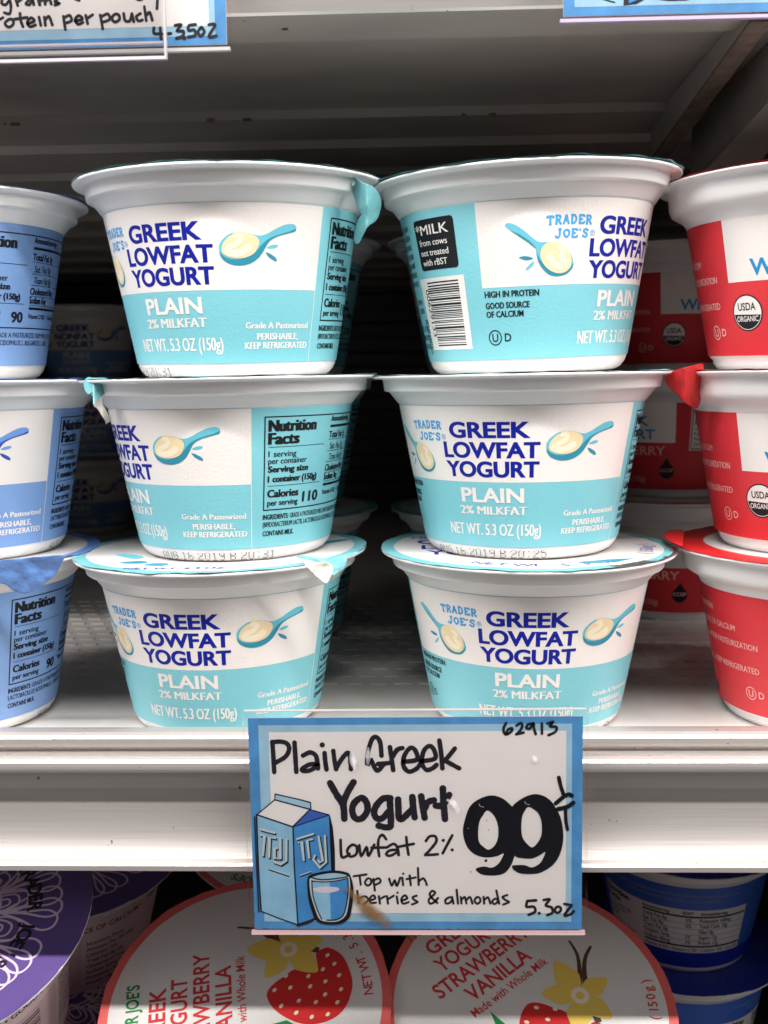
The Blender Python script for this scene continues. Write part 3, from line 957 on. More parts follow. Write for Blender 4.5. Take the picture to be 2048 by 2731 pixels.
def lid_on(key, mbl):
    o = mbl.build('foil_lid', cups[key])
    weld(o)
    return o
lids = {}
lids['TL'] = lid_on('TL', make_lid(lid_aqua, lid_grey, 1.3, torn=((52, 60, 44.5),)))
lids['TR'] = lid_on('TR', make_lid(lid_aqua, lid_grey, 2.7, rim=48.0))
lids['ML'] = lid_on('ML', make_lid(lid_aqua, lid_grey, 3.9, torn=((-50, -18, 45.5),)))
lids['MR'] = lid_on('MR', make_lid(lid_aqua, lid_grey, 5.2, torn=((-85, -58, 46),)))
lids['BL'] = lid_on('BL', make_lid(lid_aqua, lid_grey, 6.1, art=lid_art_front('marks'), torn=((-8, 12, 46.5),)))
lids['BR'] = lid_on('BR', make_lid(lid_aqua, lid_grey, 7.7, art=lid_art_front('words'), torn=((26, 46, 43.0), (50, 82, 45.5))))
lids['BT'] = lid_on('BT', make_lid(lid_blue, lid_grey, 8.1))
lids['BM'] = lid_on('BM', make_lid(lid_blue, lid_grey, 9.4))
lids['BB'] = lid_on('BB', make_lid(lid_blue, lid_grey, 10.2, torn=((58, 72, 45.5),)))
lids['RT'] = lid_on('RT', make_lid(lid_red, lid_grey, 11.9))
lids['RM'] = lid_on('RM', make_lid(lid_red, lid_grey, 12.8, torn=((-40, 30, 45.5),)))
lids['RB'] = lid_on('RB', make_lid(lid_red, lid_grey, 13.5, ring_r=37.0))
bpy.context.view_layer.update()

# --- pull tabs (sub-parts of the lids)
def Z(ox, oy, s, pts):
    return [(ox + x / s, oy + y / s) for x, y in pts]
# top left cup: big flap hanging at the right
pts = Z(880, 430, 9.217, [(480, 360), (600, 400), (720, 470), (850, 540), (1000, 590), (1130, 700), (1220, 850), (1260, 1010), (1240, 1200), (1180, 1380), (1090, 1500), (960, 1580), (880, 1690), (800, 1850), (720, 2000), (640, 2040), (600, 1960), (605, 1800), (640, 1600), (700, 1430), (765, 1310), (690, 1180), (640, 1000), (580, 850), (545, 700), (560, 620), (610, 560), (590, 470)])
pouch_tab(lids['TL'], pts, lambda x, y: 306 + (y - 470) * 0.02 + 0.20 * abs(x - 978), tab_aqua, seed=2, crease=0.7)
# middle left cup: crumpled tab at the left and its dangling white strip
pts = Z(200, 980, 12.76, [(480, 330), (620, 360), (950, 355), (1310, 430), (1230, 480), (1100, 600), (1080, 760), (940, 960), (720, 1110), (640, 1290), (612, 1150), (600, 860), (450, 910), (330, 760), (290, 580), (320, 450), (390, 370)])
pouch_tab(lids['ML'], pts, lambda x, y: 312 + 0.12 * abs(x - 250) - (y - 1000) * .06, tab_aqua, seed=4, crease=0.8, grid=2.5)
pts = Z(200, 980, 12.76, [(720, 1110), (860, 1030), (960, 1260), (1110, 1560), (1190, 1750), (1170, 1860), (1090, 1890), (1050, 1940), (1040, 1860), (900, 1620), (760, 1400), (640, 1310)])
pouch_tab(lids['ML'], pts, lambda x, y: 310 + 0.1 * abs(x - 272), tab_back, name='pull_tab', seed=5, crease=1.0, grid=2.5)
# bottom left cup: folded flap, aqua outside and white underside
pts = Z(760, 1400, 6.636, [(200, 560), (330, 540), (500, 575), (760, 590), (1100, 520), (1300, 470), (1390, 465), (1300, 490), (1120, 560), (1090, 640), (1040, 780), (950, 830), (850, 890), (780, 760), (640, 660), (480, 620), (320, 600)])
pouch_tab(lids['BL'], pts, lambda x, y: 306 + (x - 800) * .07 - (y - 1480) * .06, tab_aqua, seed=6, crease=1.2, grid=3)
pts = Z(760, 1400, 6.636, [(200, 590), (420, 640), (560, 660), (720, 655), (800, 690), (850, 760), (850, 840), (800, 930), (770, 1000), (730, 1045), (680, 1020), (600, 950), (480, 850), (350, 700), (270, 630)])
pouch_tab(lids['BL'], pts, lambda x, y: 301 + 0.05 * (x - 850) - (y - 1490) * .04, tab_back, seed=7, crease=0.9, grid=3)
# bottom periwinkle cup: wide flap over the nutrition facts
pts = Z(0, 1400, 5.72, [(-500, 700), (-300, 600), (0, 540), (300, 510), (650, 480), (985, 460), (950, 560), (860, 740), (700, 880), (560, 990), (400, 1045), (300, 1030), (200, 1000), (60, 900), (-150, 880), (-400, 800)])
pouch_tab(lids['BB'], pts, lambda x, y: 301 + abs(x - 60) * .03 + (y - 1490) * .035, tab_blue, seed=8, crease=0.7, grid=4)
# middle red cup: drooping tab
pts = Z(1700, 420, 1.418, [(104, 838), (120, 815), (160, 800), (215, 785), (245, 780), (250, 800), (246, 850), (242, 900), (232, 940), (215, 948), (185, 930), (150, 895), (118, 865)])
pouch_tab(lids['RM'], pts, lambda x, y: 318 + 0.18 * abs(x - 1822) + (y - 1000) * .05, tab_red, seed=9, crease=0.7, grid=4)
# bottom red cup: lifted tip on the left
def on_plane(z, lift=0.0, x0=0):
    def f(px, py):
        d = CAM_ROT @ Vector(((px - CX) / F_PX, (CY - py) / F_PX, -1))
        return d.y * (z - CAM_POS.z) / d.z
    return f
pts = Z(1560, 1400, 5.53, [(1150, 130), (1250, 92), (1390, 74), (1450, 90), (1448, 200), (1440, 296), (1395, 298), (1260, 245), (1190, 190)])
pouch_tab(lids['RB'], pts, on_plane(61.0), lid_red, seed=10, crease=0.8, grid=5)
# bottom right cup: wisp of clear film at the right of the rim
clear = bpy.data.materials.new('clear_film')
clear.use_nodes = True
nt = clear.node_tree
for n_ in list(nt.nodes):
    if n_.type != 'OUTPUT_MATERIAL': nt.nodes.remove(n_)
tr_, gl_, mx_ = nt.nodes.new('ShaderNodeBsdfTransparent'), nt.nodes.new('ShaderNodeBsdfGlossy'), nt.nodes.new('ShaderNodeMixShader')
gl_.inputs['Roughness'].default_value = 0.12
gl_.inputs['Color'].default_value = (0.9, 0.9, 0.92, 1)
tr_.inputs['Color'].default_value = (0.995, 0.995, 0.995, 1)
lw_ = nt.nodes.new('ShaderNodeLayerWeight'); lw_.inputs['Blend'].default_value = 0.25
ml_ = nt.nodes.new('ShaderNodeMath'); ml_.operation = 'MULTIPLY'; ml_.inputs[1].default_value = 0.5
nt.links.new(lw_.outputs['Fresnel'], ml_.inputs[0])
nt.links.new(ml_.outputs[0], mx_.inputs[0])
nt.links.new(tr_.outputs[0], mx_.inputs[1]); nt.links.new(gl_.outputs[0], mx_.inputs[2])
nt.links.new(mx_.outputs[0], nt.nodes['Material Output'].inputs[0])
film_edge = mat('film_edge', (176, 172, 172), rough=0.3)

# ================================================================== SECOND ROW (dark, behind)
proto_a, proto_b, proto_r = cups['MR'], cups['BM'], cups['RM']
rnd = random.Random(11)
WORD = ('top', 'middle', 'bottom')
def back_cup(src, px, Y, level, yaw, lab, grp, z_off=0.0):
    root = empty('yogurt_cup', (x_for(px, Y, level * PITCH + 40), Y, Z0 + level * PITCH + z_off), (0, 0, 0))
    for ch in src.children:
        if ch.name.split('.')[0] in ('cup_body', 'label', 'foil_lid'):
            c = link_copy(ch, ch.name.split('.')[0], root)
            if c.name.split('.')[0] == 'label':
                c.rotation_euler.z = R(yaw)
    tag(root, lab, 'yogurt cup', grp)
    return root
for lv in range(3):
    w = WORD[2 - lv]
    back_cup(proto_a, 722, YB + rnd.uniform(-2, 2), lv, -60 + lv * 14, w + ' aqua cup in the dim stack behind the left aqua stack', 'aqua cups in the second row')
    back_cup(proto_a, 1332, YB + rnd.uniform(-2, 2), lv, 12 - lv * 25, w + ' aqua cup in the dim stack behind the right aqua stack', 'aqua cups in the second row')
    back_cup(proto_b, 232, 800 + rnd.uniform(-2, 2), lv, (0, 20, 0)[lv], w + ' dim blue cup in the gap left of the left aqua stack', 'blue cups in the second row')
    back_cup(proto_r, 1790, 503, lv, (-118, -128, 30)[lv], w + ' dim red cup in the gap right of the right aqua stack', 'red cups in the second row')

# ================================================================== PRICE SIGNS
sign_white = mat('card_white', (244, 237, 234), rough=0.5, var=0.02, vscale=60)
sign_blue = mat('card_blue', (84, 152, 210), rough=0.55, var=0.14, vscale=160)
sign_pale = mat('card_pale_blue', (164, 204, 226), rough=0.55, var=0.10, vscale=160)
marker = mat('marker_ink', (32, 30, 40), rough=0.5, var=0.25, vscale=300)
fat_marker = mat('fat_marker_ink', (16, 16, 26), rough=0.45, var=0.2, vscale=200)
carton_l = mat('carton_pale', (150, 198, 226), rough=0.55, var=0.10, vscale=160)
carton_r = mat('carton_blue', (72, 148, 212), rough=0.55, var=0.12, vscale=160)
carton_d = mat('carton_deep_blue', (58, 100, 190), rough=0.55, var=0.15, vscale=200)
pale_ink = mat('pale_line_ink', (204, 216, 216), rough=0.55)
pinkish = mat('milk_pink', (226, 214, 226), rough=0.55)

W_S, H_S = 94.2, 63.0
QUAD = [(653.6, 1915), (1548.8, 1911), (1548.8, 2476.3), (679.6, 2476.3)]
def homography(src, dst):
    A = []
    for (x, y), (u, v) in zip(src, dst):
        A.append([x, y, 1, 0, 0, 0, -u * x, -u * y, u]); A.append([0, 0, 0, x, y, 1, -v * x, -v * y, v])
    n = 8
    for i in range(n):
        p = max(range(i, n), key=lambda r: abs(A[r][i]))
        A[i], A[p] = A[p], A[i]
        for r in range(n):
            if r != i:
                f = A[r][i] / A[i][i]
                A[r] = [a - f * b for a, b in zip(A[r], A[i])]
    return [A[i][8] / A[i][i] for i in range(n)] + [1]
HM = homography(QUAD, [(0, H_S), (W_S, H_S), (W_S, 0), (0, 0)])
def card(p):
    x, y = p
    d = HM[6] * x + HM[7] * y + 1
    return ((HM[0] * x + HM[1] * y + HM[2]) / d, (HM[3] * x + HM[4] * y + HM[5]) / d)

def sign_frame(a, W, H):
    a.rect(0, W, 0, H, sign_blue, 0.05, step=200)
    a.rect(2.9, W - 3.0, 2.2, H - 2.1, sign_pale, 0.09, step=200)
    a.rect(5.8, W - 4.6, 4.8, H - 4.1, sign_white, 0.13, step=200)

sa = Art()
sign_frame(sa, W_S, H_S)
def stroke(ox, oy, s, pts, w, m=marker, closed=False, h=0.19, smooth=True, jit=0.14, taper=None, cap=True):
    sa.ribbon([card((ox + x / s, oy + y / s)) for x, y in pts], w / s * 0.1065, m, h, closed=closed, smooth=smooth, jitter=jit, taper=taper, cap=cap)
def dot(ox, oy, s, p, r_, m=marker, h=0.19):
    x, y = card((ox + p[0] / s, oy + p[1] / s))
    sa.ellipse(x, y, r_ / s * 0.1065, r_ / s * 0.1065, m, h, n=14)
def fill(ox, oy, s, pts, m, h=0.15, smooth=False, holes=()):
    c = lambda l: [card((ox + x / s, oy + y / s)) for x, y in l]
    sa.poly(c(pts), m, h, smooth, [c(q) for q in holes])
Aq = (690, 1930, 2.9625)
for pts, cl in [([(90, 142), (100, 260), (108, 382)], 0), ([(88, 146), (150, 140), (205, 155), (224, 200), (195, 260), (112, 310)], 0), ([(266, 148), (275, 270), (283, 380)], 0),
                ([(336, 250), (390, 226), (435, 250), (450, 310), (454, 352)], 0), ([(448, 318), (385, 322), (328, 358), (350, 374), (405, 362), (450, 325)], 0),
                ([(505, 230), (512, 300), (522, 360)], 0), ([(574, 214), (585, 290), (598, 358)], 0), ([(598, 352), (640, 280), (685, 230), (705, 250), (712, 310), (716, 358)], 0),
                ([(956, 252), (945, 150), (915, 106), (880, 122), (850, 220), (845, 320), (872, 287), (920, 370), (975, 322)], 0), ([(930, 318), (1020, 310)], 0),
                ([(1022, 184), (1035, 270), (1050, 366)], 0), ([(1045, 260), (1080, 206), (1122, 192)], 0),
                ([(1128, 300), (1235, 284), (1225, 215), (1185, 190), (1138, 250), (1130, 330), (1172, 378), (1230, 358), (1262, 322)], 0),
                ([(1262, 296), (1378, 275), (1368, 202), (1330, 176), (1288, 220), (1276, 310), (1312, 364), (1360, 352), (1392, 325)], 0),
                ([(1412, 132), (1428, 240), (1438, 352)], 0), ([(1535, 196), (1480, 265), (1446, 298)], 0), ([(1455, 290), (1510, 320), (1570, 352)], 0)]:
    stroke(*Aq, pts, 37)
dot(*Aq, (486, 166), 21)
Bq = (840, 2050, 4.1475)
for pts, cl in [([(150, 158), (215, 270), (290, 390)], 0), ([(410, 148), (350, 250), (302, 370), (308, 470), (312, 552)], 0),
                ([(490, 322), (420, 380), (398, 460), (430, 545), (500, 552), (560, 480), (565, 400), (535, 342)], 1),
                ([(820, 325), (740, 330), (670, 400), (640, 480), (668, 545), (730, 548), (806, 470)], 0), ([(812, 325), (820, 450), (828, 580), (818, 638), (770, 648), (694, 630)], 0),
                ([(905, 340), (910, 450), (915, 540), (950, 555), (1020, 490), (1074, 430)], 0), ([(1062, 312), (1072, 420), (1090, 538)], 0),
                ([(1160, 305), (1180, 430), (1200, 542)], 0), ([(1200, 440), (1235, 370), (1300, 347)], 0), ([(1398, 218), (1410, 400), (1425, 556)], 0), ([(1322, 408), (1400, 400), (1470, 287)], 0)]:
    stroke(*Bq, pts, 74, closed=bool(cl))
Eq = (890, 2200, 2.5136)
def elist(lst, w):
    for t in lst:
        stroke(*Eq, t[0], w, closed=len(t) > 1)
elist([([(40, 100), (48, 210), (85, 206), (100, 192)],), ([(105, 140), (85, 172), (105, 210), (145, 195), (150, 150), (128, 132)], 1), ([(165, 135), (180, 205), (215, 150), (228, 205), (266, 132)],),
       ([(345, 95), (320, 66), (296, 92), (292, 150), (300, 208)],), ([(248, 152), (345, 150)],), ([(350, 150), (395, 126), (420, 150), (430, 200)],), ([(420, 165), (370, 170), (346, 195), (375, 205), (422, 180)],),
       ([(480, 80), (486, 140), (496, 198)],), ([(420, 147), (480, 135), (530, 126)],), ([(612, 106), (636, 76), (674, 76), (680, 112), (640, 165), (608, 199)],), ([(608, 200), (660, 198), (692, 195)],),
       ([(788, 68), (755, 130), (725, 188)],)], 19)
dot(*Eq, (728, 102), 11); dot(*Eq, (788, 166), 11)
elist([([(130, 342), (215, 330)],), ([(170, 340), (178, 400)],), ([(225, 357), (206, 385), (225, 405), (246, 390), (246, 365)], 1), ([(262, 360), (268, 400), (273, 438)],), ([(263, 372), (298, 356), (310, 380), (272, 402)],),
       ([(368, 358), (386, 404), (405, 370), (420, 406), (442, 352)],), ([(456, 352), (462, 402)],), ([(505, 337), (513, 402)],), ([(485, 361), (545, 350)],), ([(560, 287), (566, 400)],), ([(566, 378), (594, 356), (612, 376), (620, 400)],),
       ([(155, 440), (166, 520)],), ([(166, 490), (208, 476), (230, 500), (202, 528)],), ([(240, 505), (276, 490), (262, 470), (241, 490), (247, 520), (282, 518)],), ([(300, 475), (308, 525)],), ([(308, 495), (340, 476)],),
       ([(355, 475), (362, 525)],), ([(362, 495), (400, 472)],), ([(420, 477), (428, 524)],), ([(452, 505), (490, 490), (475, 470), (453, 490), (461, 524), (500, 515)],), ([(553, 472), (526, 482), (538, 500), (560, 514), (522, 530)],),
       ([(692, 520), (642, 470), (656, 440), (676, 455), (636, 495), (642, 524), (672, 514), (696, 487)],),
       ([(772, 482), (746, 500), (751, 524), (780, 515), (791, 487)], 1), ([(790, 480), (800, 524)],), ([(820, 432), (830, 524)],), ([(848, 480), (853, 524)],), ([(853, 500), (875, 481), (886, 524)],), ([(886, 500), (910, 481), (926, 524)],),
       ([(955, 482), (940, 505), (958, 525), (978, 510), (975, 487)], 1), ([(1000, 479), (1005, 524)],), ([(1005, 500), (1030, 483), (1046, 524)],), ([(1080, 491), (1058, 510), (1075, 527), (1097, 506)], 1), ([(1085, 437), (1105, 524)],),
       ([(1158, 467), (1127, 480), (1147, 500), (1170, 514), (1132, 530)],)], 15)
dot(*Eq, (462, 325), 8); dot(*Eq, (425, 452), 8)
elist([([(1350, 502), (1292, 506)],), ([(1292, 506), (1288, 545), (1335, 545), (1345, 578), (1302, 598)],), ([(1402, 500), (1440, 496), (1416, 535), (1454, 550), (1460, 584), (1427, 600)],), ([(1490, 546), (1475, 570), (1495, 585), (1515, 570), (1512, 549)], 1),
       ([(1540, 526), (1588, 534)],), ([(1588, 534), (1542, 600), (1580, 595), (1602, 575)],)], 19)
dot(*Eq, (1372, 588), 11)
Cq = (1200, 1900, 4.608)
for pts in ([(665, 130), (635, 190), (640, 250), (670, 272), (733, 230), (733, 197), (690, 210), (668, 258)], [(792, 162), (840, 132), (865, 160), (840, 220), (790, 270)], [(790, 270), (880, 248)], [(990, 137), (930, 150), (915, 192), (958, 195), (1000, 134), (1005, 190), (1028, 268)],
            [(1103, 135), (1105, 262)], [(1170, 138), (1238, 118), (1204, 170), (1280, 180), (1270, 238), (1185, 280)]):
    stroke(*Cq, pts, 33)
fill(*Cq, [(480, 1020), (380, 1045), (270, 1110), (210, 1190), (165, 1330), (145, 1450), (165, 1570), (220, 1680), (310, 1750), (430, 1780), (560, 1765), (645, 1730), (625, 1790), (580, 1860), (500, 1905), (410, 1890), (315, 1912), (322, 1950), (400, 1993), (550, 2000), (660, 1970), (730, 1890), (768, 1800), (790, 1700), (800, 1500), (795, 1300), (770, 1190), (740, 1150), (650, 1070), (560, 1030)], fat_marker, 0.19, True,
     [[(440, 1205), (385, 1270), (345, 1350), (332, 1480), (345, 1590), (400, 1650), (462, 1685), (530, 1640), (570, 1560), (580, 1450), (560, 1340), (510, 1250)]])
fill(*Cq, [(1030, 1003), (930, 1025), (830, 1080), (745, 1160), (710, 1300), (700, 1500), (725, 1660), (790, 1765), (900, 1790), (1000, 1790), (1090, 1750), (1155, 1710), (1130, 1790), (1080, 1860), (990, 1900), (900, 1872), (764, 1875), (752, 1892), (770, 1930), (860, 1975), (1010, 1980), (1120, 1955), (1250, 1870), (1330, 1750), (1370, 1600), (1372, 1450), (1340, 1290), (1290, 1190), (1240, 1110), (1200, 1070), (1130, 1025)], fat_marker, 0.23, True,
     [[(950, 1160), (900, 1210), (868, 1290), (860, 1420), (875, 1530), (930, 1610), (995, 1655), (1060, 1600), (1105, 1510), (1112, 1400), (1095, 1300), (1050, 1220)]])
stroke(*Cq, [(1315, 800), (1338, 900), (1372, 1000)], 46, fat_marker, h=.27); stroke(*Cq, [(1475, 1022), (1440, 1004), (1380, 1032), (1280, 1115)], 50, fat_marker, h=.27)
stroke(*Cq, [(1492, 1108), (1420, 1158), (1310, 1185)], 54, fat_marker, h=.27); stroke(*Cq, [(1398, 1190), (1405, 1330), (1424, 1435)], 40, fat_marker, h=.27)
dot(*Cq, (430, 1818), 18); dot(*Cq, (460, 1440), 6); dot(*Cq, (436, 1324), 6); dot(*Cq, (248, 1955), 7); dot(*Cq, (210, 1420), 5, sign_white, .3)
for p_ in ((340, 1120), (900, 1090)):
    stroke(*Cq, [p_, (p_[0] + 15, p_[1] + 30), (p_[0] + 60, p_[1] + 42)], 5, pale_ink, h=.3)
# milk carton and glass
Dq = (660, 2100, 5.53)
fill(*Dq, [(120, 400), (655, 580), (745, 2020), (200, 1820)], carton_l, .15)
fill(*Dq, [(655, 580), (1190, 410), (1245, 1880), (980, 1905), (745, 2020)], carton_r, .155)
fill(*Dq, [(120, 400), (380, 180), (900, 320), (655, 575)], sign_white, .16)
fill(*Dq, [(655, 575), (900, 325), (1190, 405)], carton_d, .165)
fill(*Dq, [(385, 95), (910, 220), (915, 320), (380, 180)], sign_pale, .17)
fill(*Dq, [(1185, 400), (1205, 430), (1245, 600), (1275, 900), (1285, 1240), (1225, 1240), (1200, 700)], fat_marker, .19)
for pts, w in (([(120, 400), (655, 580)], 20), ([(655, 575), (680, 1150), (745, 2020)], 20), ([(120, 400), (380, 180), (385, 95)], 16), ([(380, 180), (900, 320)], 20), ([(385, 95), (740, 175), (910, 220), (915, 320)], 18),
               ([(655, 575), (900, 325)], 20), ([(900, 325), (1190, 405)], 18), ([(655, 580), (1190, 405)], 14), ([(115, 400), (150, 1200), (200, 1820)], 22), ([(85, 430), (120, 1100), (165, 1830)], 18), ([(200, 1820), (480, 1930), (745, 2020)], 16), ([(745, 2025), (880, 1985), (1020, 1920)], 46)):
    stroke(*Dq, pts, w, smooth=False, h=.2)
def tj(lines, off, w):
    for p in lines:
        stroke(*Dq, [(x + off[0], y + off[1]) for x, y in p], w, marker, h=.225, smooth=False, jit=.05, cap=False)
    for p in lines:
        stroke(*Dq, p, w, pale_ink, h=.255, smooth=False, jit=.05, cap=False)
tj([[(165, 610), (395, 670)], [(165, 695), (235, 715), (215, 1010)], [(405, 745), (310, 735), (305, 1035)], [(470, 735), (470, 1050), (385, 1040), (385, 900), (430, 890)], [(560, 750), (560, 1080), (480, 1130), (370, 1090)]], (18, 22), 32)
tj([[(705, 760), (965, 680)], [(730, 815), (785, 800), (820, 1080)], [(950, 760), (865, 780), (900, 1045)], [(1030, 710), (1100, 1080), (1050, 1100), (1030, 1060)], [(1125, 700), (1150, 1100), (1060, 1180), (960, 1060), (985, 990)]], (20, 14), 30)
tj([[(300, 1190), (600, 1290)]], (8, 20), 16); tj([[(760, 1295), (930, 1235)]], (8, 18), 14)
fill(*Dq, [(890, 1310), (1000, 1258), (1250, 1220), (1450, 1245), (1515, 1310), (1558, 1500), (1535, 1780), (1490, 1930), (1350, 2005), (1150, 2005), (1020, 1960), (960, 1850), (900, 1650), (878, 1450)], fat_marker, .285, True)
fill(*Dq, [(915, 1335), (1000, 1290), (1250, 1250), (1440, 1270), (1490, 1310), (1510, 1480), (1480, 1760), (1440, 1890), (1330, 1965), (1160, 1970), (1060, 1930), (1000, 1800), (935, 1600), (912, 1450)], pale_ink, .315, True)
fill(*Dq, [(945, 1370), (1100, 1385), (1300, 1370), (1470, 1330), (1480, 1480), (1455, 1720), (1410, 1880), (1310, 1940), (1180, 1945), (1085, 1910), (1030, 1800), (965, 1600), (948, 1470)], carton_l, .345, True)
fill(*Dq, [(1205, 1380), (1330, 1365), (1465, 1335), (1478, 1480), (1452, 1720), (1408, 1875), (1310, 1938), (1230, 1942)], carton_r, .365, False)
fill(*Dq, [(960, 1490), (1060, 1460), (1200, 1455), (1330, 1470), (1340, 1510), (1200, 1545), (1040, 1540)], pinkish, .39, True)
fill(*Dq, [(925, 1310), (1050, 1275), (1250, 1255), (1420, 1272), (1470, 1300), (1300, 1330), (1080, 1345)], sign_pale, .39, True)
for pts, w in (([(925, 1315), (1080, 1350), (1300, 1335), (1475, 1300), (1400, 1262), (1240, 1248), (1050, 1275), (930, 1312)], 18), ([(945, 1375), (960, 1570), (1025, 1780), (1095, 1930)], 16), ([(940, 1370), (1100, 1385), (1300, 1370), (1460, 1335)], 16), ([(1470, 1335), (1480, 1500), (1455, 1720), (1405, 1880), (1300, 1940), (1170, 1945)], 18)):
    stroke(*Dq, pts, w, h=.41)
tj([[(1345, 1400), (1345, 1580)]], (40, 10), 50)
sign_art = sa

film_mats = (clear, film_edge)
def sleeve(parent, W, H, edge, name='clear_sleeve', top=2.0, bottom=0.6, side=0.9, th=1.6, y=-0.8):
    """acrylic pocket: front film with thick translucent edges"""
    mb = MB()
    mb.add([(-side, y, -bottom), (W + side, y, -bottom), (W + side, y, H + top), (-side, y, H + top)], [(0, 1, 2, 3)], clear)
    em = edge
    mb.box(-side, W + side, y + .05, y + th, -bottom - .9, -bottom, em)
    mb.box(-side - .55, -side, y + .05, y + th, -bottom - .9, H + top, clear)
    mb.box(W + side, W + side + .5, y + .05, y + th, -bottom - .9, H + top, clear)
    mb.box(-side, W + side, y - .05, y + th, H + top, H + top + .25, film_edge)
    return mb.build(name, parent)

def make_sign(label, origin, xdir, zdir, W, H, art, extra=None):
    X = Vector(xdir).normalized(); Zv = Vector(zdir); Zv = (Zv - X * Zv.dot(X)).normalized()
    Yv = Zv.cross(X)
    root = empty('price_sign')
    M = Matrix((X, Yv, Zv)).transposed().to_4x4()
    M.translation = Vector(origin) * MM
    root.matrix_world = M
    tag(root, label, 'sign')
    mb = MB()
    mb.add([(0, .05, 0), (W, .05, 0), (W, .05, H), (0, .05, H), (0, .4, 0), (W, .4, 0), (W, .4, H), (0, .4, H)], [(3, 2, 1, 0), (4, 5, 6, 7), (0, 1, 5, 4), (2, 3, 7, 6), (1, 2, 6, 5), (3, 0, 4, 7)], sign_white)
    art.put(mb, lambda x, y, h: (x, -h, y))
    mb.build('card', root)
    return root

YS = 286.0
tl, tr2, br, bl = [at(px, py, YS) for px, py in QUAD]
o_ = bl
sign = make_sign('large price sign lettered Plain Greek Yogurt 99 cents with a drawn milk carton', bl, (br - bl) + (tr2 - tl), (tl - bl) + (tr2 - br), W_S, H_S, sign_art)
edge_pink = mat('acrylic_edge', (214, 184, 184), rough=0.25, coat=0.5)
sleeve(sign, W_S, H_S, edge_pink)
mb = MB()
mb.box(8, 86, 0.6, 1.0, 28, 66, clear)
mb.box(30, 64, 1.1, 4.2, 44.0, 46.5, film_edge)
mb.build('holder_clip', sign)
# dried brown smear on the sleeve, and pale painted glints where the plastic is dented
def smear_glint_mat(name, rgb, scale, lo, hi, top):
    m = bpy.data.materials.new(name)
    m.use_nodes = True
    nt = m.node_tree
    b = nt.nodes['Principled BSDF']
    b.inputs['Base Color'].default_value = lin(rgb)
    b.inputs['Roughness'].default_value = .45
    t, n = nt.nodes.new('ShaderNodeTexCoord'), nt.nodes.new('ShaderNodeTexNoise')
    n.inputs['Scale'].default_value = scale; n.inputs['Detail'].default_value = 6
    a = nt.nodes.new('ShaderNodeAttribute'); a.attribute_name = 'smear_glint_amount'
    mu = nt.nodes.new('ShaderNodeMath'); mu.operation = 'MULTIPLY'
    r = nt.nodes.new('ShaderNodeMapRange')
    r.inputs['From Min'].default_value, r.inputs['From Max'].default_value, r.inputs['To Max'].default_value = lo, hi, top
    nt.links.new(t.outputs['Object'], n.inputs['Vector'])
    nt.links.new(n.outputs['Fac'], mu.inputs[0]); nt.links.new(a.outputs['Fac'], mu.inputs[1])
    nt.links.new(mu.outputs[0], r.inputs['Value']); nt.links.new(r.outputs[0], b.inputs['Alpha'])
    return m
def smear_glint(name, line, wid, den, m, parent, y=-0.95):
    vs, fs, dn = [], [], []
    for i, (p, w) in enumerate(zip(line, wid)):
        a_ = Vector(line[max(0, i - 1)]); b2 = Vector(line[min(len(line) - 1, i + 1)])
        t = (b2 - a_).normalized(); n2 = Vector((-t.y, t.x))
        for k in range(9):
            f = k / 8 * 2 - 1
            q = Vector(p) + n2 * w / 2 * f
            vs.append((q.x * MM, y * MM, q.y * MM)); dn.append(den[i] * max(0, 1 - abs(f) ** 1.6))
    for i in range(len(line) - 1):
        for k in range(8):
            fs.append((i * 9 + k, i * 9 + k + 1, (i + 1) * 9 + k + 1, (i + 1) * 9 + k)[::-1])
    me = bpy.data.meshes.new(name); me.from_pydata(vs, [], fs); me.materials.append(m)
    at_ = me.attributes.new('smear_glint_amount', 'FLOAT', 'POINT')
    at_.data.foreach_set('value', dn)
    ob = bpy.data.objects.new(name, me); COL.objects.link(ob); ob.parent = parent
E_ = lambda pts: [card((890 + x / 2.5136, 2200 + y / 2.5136)) for x, y in pts]
smear_glint('smear', E_(((40, 405), (110, 435), (170, 485), (230, 555), (300, 610), (350, 650), (405, 695))), [1.2, 3.0, 5.6, 6.6, 6.2, 5.4, 3.0], [.5, .9, 1.05, 1.25, 1.2, .95, .4], smear_glint_mat('brown_smear', (122, 88, 44), 300, .2, .66, .92), sign)
pale = smear_glint_mat('pale_glint', (238, 234, 240), 420, .18, .6, .75)  # glare on the dents, painted as pale patches
B_ = lambda pts: [card((840 + x / 4.1475, 2050 + y / 4.1475)) for x, y in pts]
smear_glint('dent_glint', B_(((1440, 330), (1520, 370), (1570, 450), (1560, 550))), [1.2, 2.6, 3.0, 1.6], [.7, 1.2, .8, .3], pale, sign)
A_ = lambda pts: [card((690 + x / 2.9625, 1930 + y / 2.9625)) for x, y in pts]
smear_glint('dent_glint', A_(((715, 215), (735, 290), (745, 360))), [1.4, 3.2, 1.2], [.8, 1.1, .6], pale, sign)
smear_glint('dent_glint', A_(((850, 180), (852, 250), (850, 320))), [1.2, 2.6, 1.2], [.7, 1.1, .6], pale, sign)
C_ = lambda pts: [card((1200 + x / 4.608, 1900 + y / 4.608)) for x, y in pts]
smear_glint('dent_glint', C_(((990, 520), (1020, 560), (1040, 610))), [1.0, 2.0, 1.0], [.6, 1.1, .4], pale, sign)

